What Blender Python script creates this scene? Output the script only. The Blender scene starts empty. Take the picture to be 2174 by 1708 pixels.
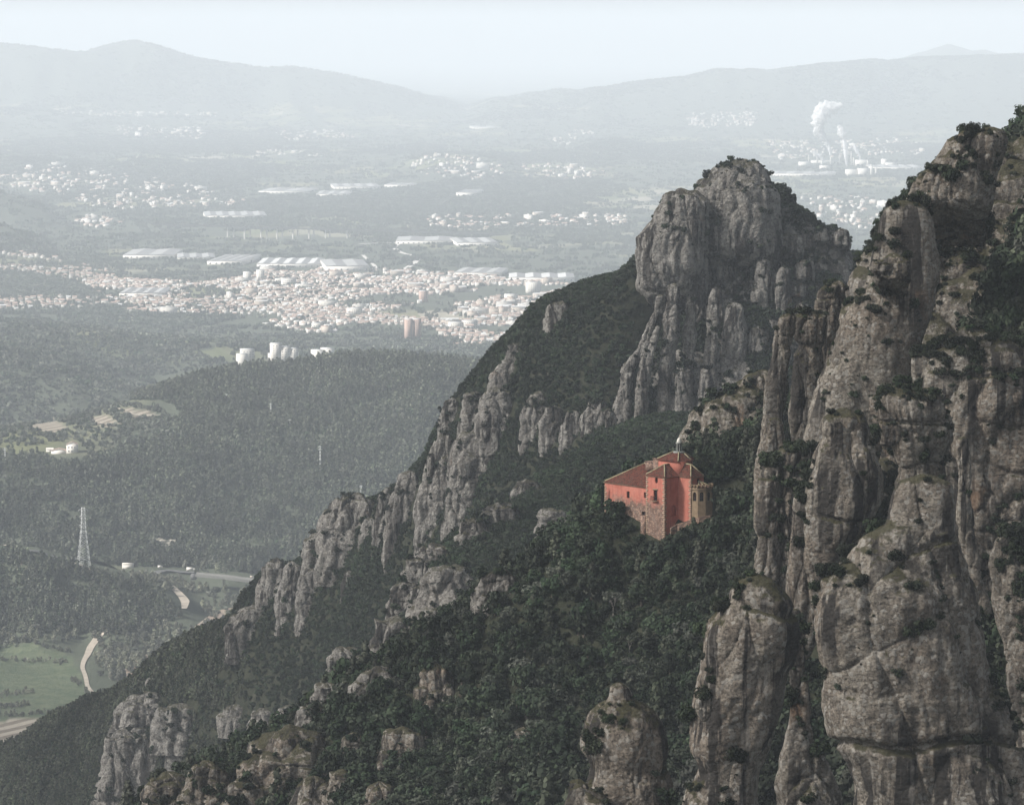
import bpy, math, random, time
import numpy as np
from mathutils import Vector
T0 = time.time()
random.seed(7)
rng = np.random.default_rng(11)
scene = bpy.context.scene
root_col = scene.collection

# ------------------------------------------------------------------ camera
F, CU, CV, LEVEL = 8000.0, 1087.0, 854.0, 70.0      # focal length and principal point of the 2174 x 1708 survey frame
KD = F / 4300.0                                      # survey depth unit -> metres
CAMZ = 700.0
PITCH = math.atan((CV - LEVEL) / F)
SP, CP = math.sin(PITCH), math.cos(PITCH)
cam_data = bpy.data.cameras.new("camera")
cam_data.sensor_width = 36.0
cam_data.lens = 36.0 * F / 2174.0
cam_data.clip_start = 1.0
cam_data.clip_end = 300000.0
cam = bpy.data.objects.new("camera", cam_data)
cam.location = (0, 0, CAMZ)
cam.rotation_euler = (math.radians(90) - PITCH, 0, 0)
root_col.objects.link(cam)
scene.camera = cam

# ------------------------------------------------------------------ sky, sun, exposure
SUN_AZ, SUN_EL = math.radians(-108), math.radians(38)    # azimuth measured from the view direction (+Y) to the right
world = bpy.data.worlds.new("World")
scene.world = world
world.use_nodes = True
wn, wl = world.node_tree.nodes, world.node_tree.links
wn.clear()
w_out = wn.new("ShaderNodeOutputWorld")
w_bg = wn.new("ShaderNodeBackground")
w_sky = wn.new("ShaderNodeTexSky")
w_sky.sky_type = 'NISHITA'
w_sky.sun_disc = False
w_sky.sun_elevation = SUN_EL
w_sky.sun_rotation = SUN_AZ
w_sky.altitude = 700
w_sky.air_density = 1.0
w_sky.dust_density = 2.0
w_sky.ozone_density = 1.0
w_hsv = wn.new("ShaderNodeHueSaturation")
w_hsv.inputs['Saturation'].default_value = 0.45       # veil of high cloud: greyer than a clear sky
w_bg.inputs['Strength'].default_value = 0.05
wl.new(w_sky.outputs[0], w_hsv.inputs['Color'])
w_tc = wn.new("ShaderNodeTexCoord")
w_map = wn.new("ShaderNodeMapping")
w_map.inputs['Scale'].default_value = (3.0, 3.0, 22.0)
w_noise = wn.new("ShaderNodeTexNoise")
w_noise.inputs['Scale'].default_value = 2.2
w_noise.inputs['Detail'].default_value = 7.0
w_noise.inputs['Roughness'].default_value = 0.6
w_ramp = wn.new("ShaderNodeValToRGB")
w_ramp.color_ramp.elements[0].position, w_ramp.color_ramp.elements[0].color = 0.36, (0.70, 0.71, 0.73, 1)
w_ramp.color_ramp.elements[1].position, w_ramp.color_ramp.elements[1].color = 0.64, (1.18, 1.17, 1.14, 1)
w_mul = wn.new("ShaderNodeMix")
w_mul.data_type, w_mul.blend_type = 'RGBA', 'MULTIPLY'
w_mul.inputs['Factor'].default_value = 1.0
wl.new(w_tc.outputs['Generated'], w_map.inputs['Vector'])
wl.new(w_map.outputs[0], w_noise.inputs['Vector'])
wl.new(w_noise.outputs['Fac'], w_ramp.inputs['Fac'])
wl.new(w_hsv.outputs[0], w_mul.inputs[6])
wl.new(w_ramp.outputs['Color'], w_mul.inputs[7])
wl.new(w_mul.outputs[2], w_bg.inputs['Color'])
wl.new(w_bg.outputs[0], w_out.inputs['Surface'])

sun_data = bpy.data.lights.new("sun", 'SUN')
sun_data.energy = 4.6
sun_data.angle = math.radians(10)
sun_data.color = (1.0, 0.96, 0.905)
sun = bpy.data.objects.new("sun", sun_data)
sd = Vector((math.sin(SUN_AZ) * math.cos(SUN_EL), math.cos(SUN_AZ) * math.cos(SUN_EL), math.sin(SUN_EL)))
sun.rotation_euler = sd.to_track_quat('Z', 'Y').to_euler()
root_col.objects.link(sun)

vs = scene.view_settings
vs.view_transform = 'Standard'
vs.look = 'None'
vs.exposure = 1.15
vs.gamma = 1.0
vs.use_curve_mapping = False
scene.render.engine = 'CYCLES'
scene.cycles.use_denoising = True
scene.cycles.max_bounces = 4
scene.cycles.diffuse_bounces = 2
scene.cycles.glossy_bounces = 1
scene.cycles.transmission_bounces = 2
scene.cycles.transparent_max_bounces = 8
scene.cycles.volume_bounces = 1
scene.cycles.caustics_reflective = False
scene.cycles.caustics_refractive = False
HAZE_DENSITY = 6.9e-5

# ------------------------------------------------------------------ survey helpers
def P(u, v, d):
    """World point on the sight line of survey pixel (u, v) at survey depth d."""
    u, v, d = np.broadcast_arrays(np.asarray(u, float), np.asarray(v, float), np.asarray(d, float))
    xc, yc = (u - CU) / F, (CV - v) / F
    dy = CP + yc * SP
    k = d * KD / dy
    return np.stack([xc * k, d * KD, CAMZ + (-SP + yc * CP) * k], -1)

def proj(p):
    x, y, z = p[..., 0], p[..., 1], p[..., 2] - CAMZ
    zc = np.maximum(y * CP - z * SP, 1e-3)
    return CU + F * x / zc, CV - F * (y * SP + z * CP) / zc

def dz(v, z):
    """Survey depth at which the sight line of row v reaches height z."""
    return (CAMZ - z) * 4300.0 / (np.asarray(v, float) - LEVEL)

# ------------------------------------------------------------------ noise
def _h(ix, iy, iz, s):
    n = (ix.astype(np.uint32) * np.uint32(374761393) + iy.astype(np.uint32) * np.uint32(668265263)
         + iz.astype(np.uint32) * np.uint32(2147483647) + np.uint32((s * 974634757) & 0xffffffff))
    n = (n ^ (n >> np.uint32(13))) * np.uint32(1274126177)
    n = (n ^ (n >> np.uint32(16))) * np.uint32(2246822519)
    return ((n ^ (n >> np.uint32(15))) & np.uint32(0xffffff)).astype(np.float32) / np.float32(0xffffff)

def vnoise(p, s=0):
    p = np.asarray(p, np.float32)
    i = np.floor(p).astype(np.int64)
    f = p - i
    w = f * f * f * (f * (f * 6 - 15) + 10)
    out = 0
    for dx in (0, 1):
        wx = w[:, 0] if dx else 1 - w[:, 0]
        for dy in (0, 1):
            wy = w[:, 1] if dy else 1 - w[:, 1]
            for dz_ in (0, 1):
                wz = w[:, 2] if dz_ else 1 - w[:, 2]
                out = out + wx * wy * wz * _h(i[:, 0] + dx, i[:, 1] + dy, i[:, 2] + dz_, s)
    return out * 2 - 1

def fbm(p, octv=4, s=0, gain=0.5):
    a, t, out = 1.0, 0.0, 0
    p = np.asarray(p, np.float32)
    for k in range(octv):
        out = out + a * vnoise(p * (2.03 ** k) + 17.3 * k, s + k)
        t += a
        a *= gain
    return out / t

def worley(p, s=0):
    """Distances to the nearest and the second nearest feature point."""
    p = np.asarray(p, np.float32)
    i = np.floor(p).astype(np.int64)
    f1 = np.full(len(p), 9.0, np.float32)
    f2 = f1.copy()
    for dx in (-1, 0, 1):
        for dy in (-1, 0, 1):
            for dz_ in (-1, 0, 1):
                cx, cy, cz = i[:, 0] + dx, i[:, 1] + dy, i[:, 2] + dz_
                qx = cx + _h(cx, cy, cz, s) - p[:, 0]
                qy = cy + _h(cx, cy, cz, s + 71) - p[:, 1]
                qz = cz + _h(cx, cy, cz, s + 142) - p[:, 2]
                d = np.sqrt(qx * qx + qy * qy + qz * qz)
                f2 = np.where(d < f1, f1, np.minimum(f2, d))
                f1 = np.minimum(f1, d)
    return f1, f2

def sstep(a, b, x):
    t = np.clip((x - a) / (b - a), 0, 1)
    return t * t * (3 - 2 * t)

def tps_fit(X, z, lam=0.0):
    n = len(X)
    r2 = ((X[:, None] - X[None]) ** 2).sum(-1)
    K = 0.5 * r2 * np.log(r2 + 1e-9)
    A = np.zeros((n + 3, n + 3))
    A[:n, :n] = K + lam * np.eye(n)
    A[:n, n] = 1
    A[:n, n + 1:] = X
    A[n, :n] = 1
    A[n + 1:, :n] = X.T
    return X, np.linalg.solve(A, np.concatenate([z, np.zeros(3)]))

def tps_eval(model, Q):
    X, c = model
    n = len(X)
    out = np.empty(len(Q))
    for a in range(0, len(Q), 40000):
        q = Q[a:a + 40000]
        r2 = ((q[:, None] - X[None]) ** 2).sum(-1)
        out[a:a + 40000] = (0.5 * r2 * np.log(r2 + 1e-9)) @ c[:n] + c[n] + q @ c[n + 1:]
    return out

# ------------------------------------------------------------------ mesh and object helpers
def mesh_np(name, verts, faces, mats, smooth=False, mat_idx=None):
    """faces: (n, 4) or (n, 3) index array, or a list of index lists."""
    me = bpy.data.meshes.new(name)
    verts = np.asarray(verts, np.float32)
    me.vertices.add(len(verts))
    me.vertices.foreach_set("co", verts.ravel())
    if isinstance(faces, np.ndarray):
        k = faces.shape[1]
        n = len(faces)
        me.loops.add(n * k)
        me.loops.foreach_set("vertex_index", faces.astype(np.int32).ravel())
        me.polygons.add(n)
        me.polygons.foreach_set("loop_start", np.arange(0, n * k, k, dtype=np.int32))
    else:
        n = len(faces)
        tot = [len(f) for f in faces]
        me.loops.add(sum(tot))
        me.loops.foreach_set("vertex_index", [i for f in faces for i in f])
        me.polygons.add(n)
        me.polygons.foreach_set("loop_start", np.concatenate([[0], np.cumsum(tot)[:-1]]).astype(np.int32))
    for m in (mats if isinstance(mats, (list, tuple)) else [mats]):
        me.materials.append(m)
    if mat_idx is not None:
        me.polygons.foreach_set("material_index", np.asarray(mat_idx, np.int32))
    if smooth:
        me.polygons.foreach_set("use_smooth", np.ones(n, bool))
    me.update(calc_edges=True)
    me.validate()
    return me

def link(name, data, parent=None, loc=None, rotz=None, scale=None):
    o = bpy.data.objects.new(name, data)
    root_col.objects.link(o)
    if parent is not None:
        o.parent = parent
    if loc is not None:
        o.location = [float(c) for c in loc]
    if rotz is not None:
        o.rotation_euler = (0, 0, float(rotz))
    if scale is not None:
        o.scale = (scale,) * 3 if np.isscalar(scale) else tuple(float(c) for c in scale)
    return o

def tag(o, label=None, cat=None, group=None, kind=None):
    if label:
        o['label'] = label
    if cat:
        o['category'] = cat
    if group:
        o['group'] = group
    if kind:
        o['kind'] = kind
    return o

class MB:
    """Collects boxes, prisms and bars for one mesh."""
    def __init__(self):
        self.v, self.f, self.m = [], [], []
    def face(self, pts, m=0):
        i = len(self.v)
        self.v += [tuple(float(c) for c in p) for p in pts]
        self.f.append(list(range(i, i + len(pts))))
        self.m.append(m)
    def box(self, x0, x1, y0, y1, z0, z1, m=0):
        i = len(self.v)
        self.v += [(x, y, z) for z in (z0, z1) for x, y in ((x0, y0), (x1, y0), (x1, y1), (x0, y1))]
        for f in ((3, 2, 1, 0), (4, 5, 6, 7), (0, 1, 5, 4), (1, 2, 6, 5), (2, 3, 7, 6), (3, 0, 4, 7)):
            self.f.append([i + k for k in f]); self.m.append(m)
    def prism(self, poly, z0, z1, m=0, cap=True, top_poly=None):
        i, n = len(self.v), len(poly)
        top_poly = top_poly or poly
        self.v += [(x, y, z0) for x, y in poly] + [(x, y, z1) for x, y in top_poly]
        for k in range(n):
            j = (k + 1) % n
            self.f.append([i + k, i + j, i + n + j, i + n + k]); self.m.append(m)
        if cap:
            self.f.append([i + n + k for k in range(n)]); self.m.append(m)
            self.f.append([i + n - 1 - k for k in range(n)]); self.m.append(m)
    def bar(self, a, b, r, m=0, n=4):
        a, b = Vector(a), Vector(b)
        d = (b - a).normalized()
        s = d.cross(Vector((0, 0, 1)) if abs(d.z) < 0.9 else Vector((1, 0, 0))).normalized()
        t = d.cross(s)
        i = len(self.v)
        for p in (a, b):
            for k in range(n):
                w = 2 * math.pi * (k + 0.5) / n
                self.v.append(tuple(p + s * (r * math.cos(w)) + t * (r * math.sin(w))))
        for k in range(n):
            j = (k + 1) % n
            self.f.append([i + k, i + j, i + n + j, i + n + k]); self.m.append(m)
        self.f.append([i + n - 1 - k for k in range(n)]); self.m.append(m)
        self.f.append([i + n + k for k in range(n)]); self.m.append(m)
    def lathe(self, cx, cy, prof, n=16, m=0):
        i = len(self.v)
        for r, z in prof:
            for k in range(n):
                w = 2 * math.pi * k / n
                self.v.append((cx + r * math.cos(w), cy + r * math.sin(w), z))
        for q in range(len(prof) - 1):
            for k in range(n):
                j = (k + 1) % n
                a = i + q * n
                self.f.append([a + k, a + j, a + n + j, a + n + k]); self.m.append(m)
        self.f.append([i + n - 1 - k for k in range(n)]); self.m.append(m)
        self.f.append([i + (len(prof) - 1) * n + k for k in range(n)]); self.m.append(m)
    def mesh(self, name, mats, smooth=False):
        return mesh_np(name, self.v, self.f, mats, smooth, self.m)
    def build(self, name, mats, parent=None, loc=None, rotz=None, smooth=False):
        return link(name, self.mesh(name, mats, smooth), parent, loc, rotz)

def instancer(name, pts, scl, rot, pick, coll, scl3=None):
    """One object whose points carry instances of the plants in a collection that is itself not in the scene."""
    me = bpy.data.meshes.new(name)
    me.vertices.add(len(pts))
    me.vertices.foreach_set("co", np.asarray(pts, np.float32).ravel())
    s3 = np.repeat(np.asarray(scl, np.float32)[:, None], 3, 1) if scl3 is None else np.asarray(scl3, np.float32)
    me.attributes.new("scl", 'FLOAT_VECTOR', 'POINT').data.foreach_set("vector", s3.ravel())
    r3 = np.zeros((len(pts), 3), np.float32)
    r3[:, 2] = rot
    me.attributes.new("rot", 'FLOAT_VECTOR', 'POINT').data.foreach_set("vector", r3.ravel())
    me.attributes.new("pick", 'INT', 'POINT').data.foreach_set("value", np.asarray(pick, np.int32))
    o = link(name, me)
    g = bpy.data.node_groups.new(name, 'GeometryNodeTree')
    g.interface.new_socket(name="Geometry", in_out='INPUT', socket_type='NodeSocketGeometry')
    g.interface.new_socket(name="Geometry", in_out='OUTPUT', socket_type='NodeSocketGeometry')
    n, l = g.nodes, g.links
    gi, go = n.new("NodeGroupInput"), n.new("NodeGroupOutput")
    ip = n.new("GeometryNodeInstanceOnPoints")
    ci = n.new("GeometryNodeCollectionInfo")
    ci.inputs['Collection'].default_value = coll
    ci.inputs['Separate Children'].default_value = True
    ci.inputs['Reset Children'].default_value = True
    def attr(nm, t):
        a = n.new("GeometryNodeInputNamedAttribute")
        a.data_type = t
        a.inputs['Name'].default_value = nm
        return next(s for s in a.outputs if s.enabled and s.name == 'Attribute')
    l.new(gi.outputs[0], ip.inputs['Points'])
    l.new(ci.outputs[0], ip.inputs['Instance'])
    ip.inputs['Pick Instance'].default_value = True
    l.new(attr("pick", 'INT'), ip.inputs['Instance Index'])
    l.new(attr("rot", 'FLOAT_VECTOR'), ip.inputs['Rotation'])
    l.new(attr("scl", 'FLOAT_VECTOR'), ip.inputs['Scale'])
    l.new(ip.outputs[0], go.inputs[0])
    m = o.modifiers.new("scatter", 'NODES')
    m.node_group = g
    return o
# ------------------------------------------------------------------ materials
class N:
    """Small wrapper for building a node material."""
    def __init__(self, name):
        self.m = bpy.data.materials.new(name)
        self.m.use_nodes = True
        self.n, self.l = self.m.node_tree.nodes, self.m.node_tree.links
        self.b = self.n['Principled BSDF']
        self.b.inputs['Specular IOR Level'].default_value = 0.15
        self.b.inputs['Roughness'].default_value = 0.9
    def new(self, t, **kw):
        x = self.n.new(t)
        for k, v in kw.items():
            setattr(x, k, v)
        return x
    def put(self, sock, v):
        if hasattr(v, 'is_output') or isinstance(v, bpy.types.NodeSocket):
            self.l.new(v, sock)
        else:
            sock.default_value = v
        return sock
    def pos(self):
        return self.new("ShaderNodeNewGeometry").outputs['Position']
    def mapping(self, vec, scale=(1, 1, 1), rot=(0, 0, 0)):
        x = self.new("ShaderNodeMapping")
        x.inputs['Scale'].default_value = scale
        x.inputs['Rotation'].default_value = rot
        self.l.new(vec, x.inputs['Vector'])
        return x.outputs[0]
    def noise(self, vec, scale, detail=4, rough=0.55, dist=0.0):
        x = self.new("ShaderNodeTexNoise")
        x.inputs['Scale'].default_value = scale
        x.inputs['Detail'].default_value = detail
        x.inputs['Roughness'].default_value = rough
        x.inputs['Distortion'].default_value = dist
        self.l.new(vec, x.inputs['Vector'])
        return x.outputs['Fac']
    def voro(self, vec, scale, feature='F1', out='Distance', rand=1.0):
        x = self.new("ShaderNodeTexVoronoi", feature=feature)
        x.inputs['Scale'].default_value = scale
        x.inputs['Randomness'].default_value = rand
        self.l.new(vec, x.inputs['Vector'])
        return x.outputs[out]
    def ramp(self, fac, stops):
        x = self.new("ShaderNodeValToRGB")
        e = x.color_ramp.elements
        while len(e) < len(stops):
            e.new(0.5)
        for k, (p, c) in enumerate(stops):
            e[k].position = p
            e[k].color = (c, c, c, 1) if np.isscalar(c) else (*c, 1)
        self.put(x.inputs['Fac'], fac)
        return x.outputs['Color']
    def mix(self, fac, a, b, mode='MIX'):
        x = self.new("ShaderNodeMix", data_type='RGBA', blend_type=mode)
        self.put(x.inputs['Factor'], fac)
        for s, v in ((x.inputs[6], a), (x.inputs[7], b)):
            if isinstance(v, tuple):
                v = (*v[:3], 1)
            self.put(s, v)
        return x.outputs[2]
    def math(self, op, a, b=0.5):
        x = self.new("ShaderNodeMath", operation=op)
        self.put(x.inputs[0], a)
        self.put(x.inputs[1], b)
        return x.outputs[0]
    def attr(self, name, out='Fac'):
        x = self.new("ShaderNodeAttribute", attribute_name=name)
        return x.outputs[out]
    def bump(self, h, dist, strength=1.0, prev=None):
        x = self.new("ShaderNodeBump")
        x.inputs['Distance'].default_value = dist
        x.inputs['Strength'].default_value = strength
        self.l.new(h, x.inputs['Height'])
        if prev is not None:
            self.l.new(prev, x.inputs['Normal'])
        return x.outputs[0]
    def done(self, color, normal=None, rough=None):
        if isinstance(color, tuple):
            color = (*color[:3], 1)
        self.put(self.b.inputs['Base Color'], color)
        if normal is not None:
            self.l.new(normal, self.b.inputs['Normal'])
        if rough is not None:
            self.put(self.b.inputs['Roughness'], rough)
        return self.m

def up_facing(n):
    g = n.new("ShaderNodeNewGeometry")
    s = n.new("ShaderNodeSeparateXYZ")
    n.l.new(g.outputs['Normal'], s.inputs[0])
    return s.outputs['Z']

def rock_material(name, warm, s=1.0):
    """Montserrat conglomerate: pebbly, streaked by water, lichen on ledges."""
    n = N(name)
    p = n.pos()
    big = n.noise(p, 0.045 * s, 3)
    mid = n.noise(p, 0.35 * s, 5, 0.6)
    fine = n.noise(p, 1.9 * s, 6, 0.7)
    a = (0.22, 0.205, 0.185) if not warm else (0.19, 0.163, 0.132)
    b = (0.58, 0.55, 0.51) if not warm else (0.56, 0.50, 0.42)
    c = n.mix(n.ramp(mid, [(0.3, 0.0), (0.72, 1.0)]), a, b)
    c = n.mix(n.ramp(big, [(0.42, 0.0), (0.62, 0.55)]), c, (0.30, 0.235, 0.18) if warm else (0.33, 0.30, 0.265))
    # pebbles
    peb = n.voro(p, 1.5 * s)
    pebc = n.voro(p, 1.5 * s, out='Color')
    sep = n.new("ShaderNodeSeparateColor")
    n.l.new(pebc, sep.inputs[0])
    c = n.mix(n.ramp(fine, [(0.36, 0.75), (0.56, 0.0)]), c, (0.06, 0.053, 0.046))
    c = n.mix(n.ramp(sep.outputs[0], [(0.70, 0.0), (0.92, 0.6)]), c, (0.56, 0.53, 0.48))
    # water streaks, long in z
    st = n.noise(n.mapping(p, (0.30 * s, 0.30 * s, 0.014 * s)), 1.0, 4, 0.6, 0.2)
    stm = n.noise(p, 0.05 * s, 2)
    k = n.math('MULTIPLY', n.ramp(st, [(0.49, 0.0), (0.545, 1.0)]), n.ramp(stm, [(0.38, 0.12), (0.54, 0.95)]))
    c = n.mix(k, c, (0.055, 0.05, 0.046))
    st2 = n.noise(n.mapping(p, (0.6 * s, 0.6 * s, 0.03 * s)), 1.0, 4, 0.6, 0.3)
    c = n.mix(n.ramp(st2, [(0.58, 0.0), (0.70, 0.5)]), c, (0.50, 0.46, 0.41))
    # rusty scars
    rs = n.noise(n.mapping(p, (0.09 * s, 0.09 * s, 0.05 * s)), 1.0, 4, 0.6)
    c = n.mix(n.ramp(rs, [(0.655, 0.0), (0.73, 0.6)]), c, (0.36, 0.225, 0.14))
    # thin turf and lichen on what faces the sky
    up = up_facing(n)
    tn = n.math('ADD', up, n.math('MULTIPLY', n.math('SUBTRACT', n.noise(p, 0.5 * s, 5, 0.65), 0.5), 1.5))
    grass = n.mix(n.noise(p, 1.2 * s, 3), (0.05, 0.05, 0.028), (0.12, 0.11, 0.06))
    c = n.mix(n.ramp(tn, [(0.50, 0.0), (0.72, 0.92)] if warm else [(0.66, 0.0), (0.9, 0.8)]), c, grass)
    h1 = n.noise(n.mapping(p, (1, 1, 1.7)), 0.75 * s, 8, 0.68)
    nb = n.bump(h1, 2.2 / s, 1.0)
    nb = n.bump(n.noise(n.mapping(p, (0.35, 0.35, 2.2)), 0.8 * s, 5, 0.6), 0.5 / s, 0.7, nb)
    nb = n.bump(n.math('SUBTRACT', 1.0, peb), 0.35 / s, 0.6, nb)
    return n.done(c, nb, 0.95)

def foliage_material(name, dark, light, hue=0.02, trans=0.25):
    n = N(name)
    oi = n.new("ShaderNodeObjectInfo")
    v = n.attr("shade")
    c = n.mix(v, dark, light)
    drift = n.ramp(n.noise(n.pos(), 0.02, 4, 0.65), [(0.32, 0.55), (0.68, 1.55)])
    c = n.mix(1.0, c, drift, 'MULTIPLY')
    hs = n.new("ShaderNodeHueSaturation")
    n.l.new(c, hs.inputs['Color'])
    n.l.new(n.ramp(oi.outputs['Random'], [(0, 0.55), (0.5, 0.9), (1, 1.3)]), hs.inputs['Value'])
    r2 = n.math('FRACT', n.math('MULTIPLY', oi.outputs['Random'], 17.31))
    n.put(hs.inputs['Hue'], n.math('ADD', n.math('MULTIPLY', r2, 2 * hue), 0.5 - hue))
    n.put(hs.inputs['Saturation'], n.math('ADD', n.math('MULTIPLY', r2, 0.5), 0.7))
    n.b.inputs['Specular IOR Level'].default_value = 0.1
    return n.done(hs.outputs[0], None, 0.85)

def flat_material(name, col, rough=0.9, var=0.0, scale=1.0, spec=0.15, bump=0.0):
    n = N(name)
    n.b.inputs['Specular IOR Level'].default_value = spec
    if not var:
        return n.done(col, None, rough)
    p = n.pos()
    f = n.noise(p, scale, 5, 0.6)
    lo = tuple(c * (1 - var) for c in col)
    hi = tuple(min(c * (1 + var), 0.95) for c in col)
    return n.done(n.mix(n.ramp(f, [(0.3, 0.0), (0.7, 1.0)]), lo, hi), n.bump(f, bump) if bump else None, rough)

M = {}
M['rock'] = rock_material("conglomerate", True)
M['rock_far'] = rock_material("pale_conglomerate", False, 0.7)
M['oak'] = foliage_material("evergreen_oak_leaves", (0.012, 0.020, 0.013), (0.056, 0.072, 0.044))
M['scrub'] = foliage_material("scrub_leaves", (0.015, 0.021, 0.013), (0.050, 0.060, 0.037))
M['pine'] = foliage_material("pine_needles", (0.030, 0.038, 0.026), (0.125, 0.135, 0.095))
M['olive'] = foliage_material("olive_leaves", (0.05, 0.055, 0.045), (0.13, 0.14, 0.11))
M['poplar'] = foliage_material("pale_riverside_leaves", (0.07, 0.075, 0.055), (0.19, 0.19, 0.14))
M['cypress'] = foliage_material("cypress_leaves", (0.010, 0.015, 0.011), (0.028, 0.036, 0.025))
M['bark'] = flat_material("bark", (0.10, 0.085, 0.07), 0.95, 0.3, 3.0)
M['bare'] = flat_material("bare_branches", (0.24, 0.22, 0.20), 0.95, 0.2, 3.0)

def slope_material():
    n = N("forest_floor")
    p = n.pos()
    c = n.mix(n.ramp(n.noise(p, 0.12, 5, 0.65), [(0.35, 0.0), (0.65, 1.0)]), (0.022, 0.026, 0.016), (0.052, 0.054, 0.034))
    c = n.mix(n.ramp(n.noise(p, 0.05, 4, 0.6), [(0.64, 0.0), (0.76, 0.7)]), c, (0.15, 0.135, 0.11))
    return n.done(c, n.bump(n.noise(p, 0.6, 6, 0.7), 1.0))
M['slope'] = slope_material()

def valley_material():
    """Fields, scrub and woodland of the valley; 'bare' (0..1) is surveyed ground type per vertex."""
    n = N("valley_land")
    p = n.pos()
    flatp = n.mapping(p, (1, 0.55, 0))
    wood = n.mix(n.noise(flatp, 0.03, 5, 0.7), (0.030, 0.038, 0.026), (0.085, 0.095, 0.065))
    cell = n.voro(n.mapping(p, (1, 0.5, 0), (0, 0, 0.4)), 0.0075, out='Color')
    sep = n.new("ShaderNodeSeparateColor")
    n.l.new(cell, sep.inputs[0])
    field = n.ramp(sep.outputs[0], [(0.0, (0.10, 0.12, 0.06)), (0.35, (0.17, 0.17, 0.09)), (0.6, (0.20, 0.18, 0.12)), (0.8, (0.12, 0.13, 0.075)), (1.0, (0.33, 0.30, 0.24))])
    field = n.mix(n.ramp(n.noise(p, 0.08, 5, 0.7), [(0.3, 0.0), (0.7, 0.35)]), field, (0.06, 0.065, 0.04))
    far = n.noise(flatp, 0.0011, 4, 0.6)
    is_field = n.math('MULTIPLY', n.ramp(far, [(0.51, 0.0), (0.55, 1.0)]), n.ramp(sep.outputs[1], [(0.3, 0.0), (0.32, 1.0)]))
    is_field = n.math('MULTIPLY', is_field, n.math('SUBTRACT', 1.0, n.attr("wood")))
    c = n.mix(is_field, wood, field)
    c = n.mix(n.attr("meadow"), c, n.mix(n.ramp(n.noise(p, 0.07, 6, 0.75), [(0.38, 0.0), (0.62, 1.0)]), (0.045, 0.066, 0.036), (0.10, 0.115, 0.068)))
    rows = n.new("ShaderNodeTexWave")
    rows.inputs['Scale'].default_value = 0.06
    rows.inputs['Distortion'].default_value = 0.4
    n.l.new(n.mapping(p, (0.25, 1, 0), (0, 0, 0.15)), rows.inputs['Vector'])
    c = n.mix(n.attr("ploughed"), c, n.mix(n.ramp(rows.outputs['Fac'], [(0.35, 0.0), (0.65, 1.0)]), (0.15, 0.125, 0.095), (0.30, 0.265, 0.215)))
    c = n.mix(n.math('MULTIPLY', n.attr("bare"), n.ramp(n.noise(p, 0.05, 5, 0.7), [(0.42, 0.0), (0.55, 1.0)])), c, n.mix(n.noise(p, 0.06, 5, 0.7), (0.34, 0.30, 0.25), (0.58, 0.53, 0.47)))
    return n.done(c, n.bump(n.noise(p, 0.25, 5, 0.7), 2.0))
M['valley'] = valley_material()
# ------------------------------------------------------------------ the valley: one sheet of ground out to the horizon
def pts_uvd(lst):
    a = np.array(lst, float)
    return P(a[:, 0], a[:, 1], a[:, 2])

ctrl = []
def cz(u, d, z):                      # control point by column, depth and height
    q = P(u, 500, d)
    ctrl.append((q[0], q[1], z))
def cuv(lst):
    for q in pts_uvd(lst):
        ctrl.append(tuple(q))
# valley floor at the left, under the mountain
for v in (1700, 1560, 1470, 1400, 1345):
    for u in (-250, 0, 180, 330):
        d = float(dz(v, 118)); cuv([(u, v, d)])
for u in (500, 700, 900, 1300, 1800, 2300):
    for d in (1350, 1700, 1950):
        cz(u, d, 112)
# near knoll with the lattice tower
cuv([(-200, 1135, 2040), (0, 1162, 2025), (80, 1177, 2018), (170, 1206, 2010), (250, 1226, 2005), (340, 1262, 1998), (400, 1302, 1985), (0, 1250, 1995), (150, 1270, 1990)])
for u in (-200, 0, 200, 330, 450, 545):
    cz(u, 2115, 124)
cuv([(480, 1240, 2090), (440, 1290, 2040), (520, 1330, 2000)])
# wooded hill with the farm
for u in (-150, 0, 200, 400, 600):
    cz(u, 2160, 128)
cuv([(-150, 1000, 2285), (0, 1000, 2285), (150, 985, 2295), (400, 1000, 2285), (700, 1000, 2290), (900, 950, 2320), (650, 1130, 2200), (820, 1080, 2230)])
cuv([(-100, 955, 2345), (0, 952, 2345), (140, 952, 2350), (60, 905, 2440), (300, 925, 2365), (350, 872, 2460), (185, 878, 2520), (260, 853, 2540), (350, 821, 2560)])
cuv([(440, 800, 2575), (560, 779, 2590), (700, 760, 2600), (800, 760, 2600), (880, 765, 2590), (950, 763, 2580), (1050, 772, 2560), (1150, 742, 2560), (1300, 730, 2560)])
cuv([(600, 900, 2395), (600, 850, 2470), (800, 850, 2450), (1000, 850, 2450), (1100, 900, 2390)])
for u in (-150, 60, 260, 440, 600, 800, 1000, 1200, 1500):
    cz(u, 2800, 136 if u > 300 else 140)
# olive hill behind the farm, next rise, town plain
cuv([(-100, 735, 3080), (0, 742, 3070), (100, 762, 3050), (200, 800, 3010), (310, 835, 2960), (0, 840, 2900), (150, 850, 2880)])
cuv([(-100, 690, 3560), (0, 692, 3550), (200, 702, 3520), (400, 737, 3420), (470, 772, 3300), (0, 735, 3250)])
for u in (-200, 300, 700, 1100, 1600, 2200):
    cz(u, 3150, 132 if u > 400 else 138)
    for d, z in ((3800, 126), (4600, 124), (5200, 124), (6000, 122), (7500, 130), (9500, 150), (13000, 150), (20000, 130), (32000, 100), (44000, 60)):
        cz(u, d, z)
    cz(u, 1000, 112)
C = np.array(ctrl)
def fan(x, y):
    return np.stack([x / y * F / 400.0, np.log(y) * 6.0], -1)
far_model = tps_fit(fan(C[:, 0], C[:, 1]), C[:, 2], 0.002)

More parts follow.
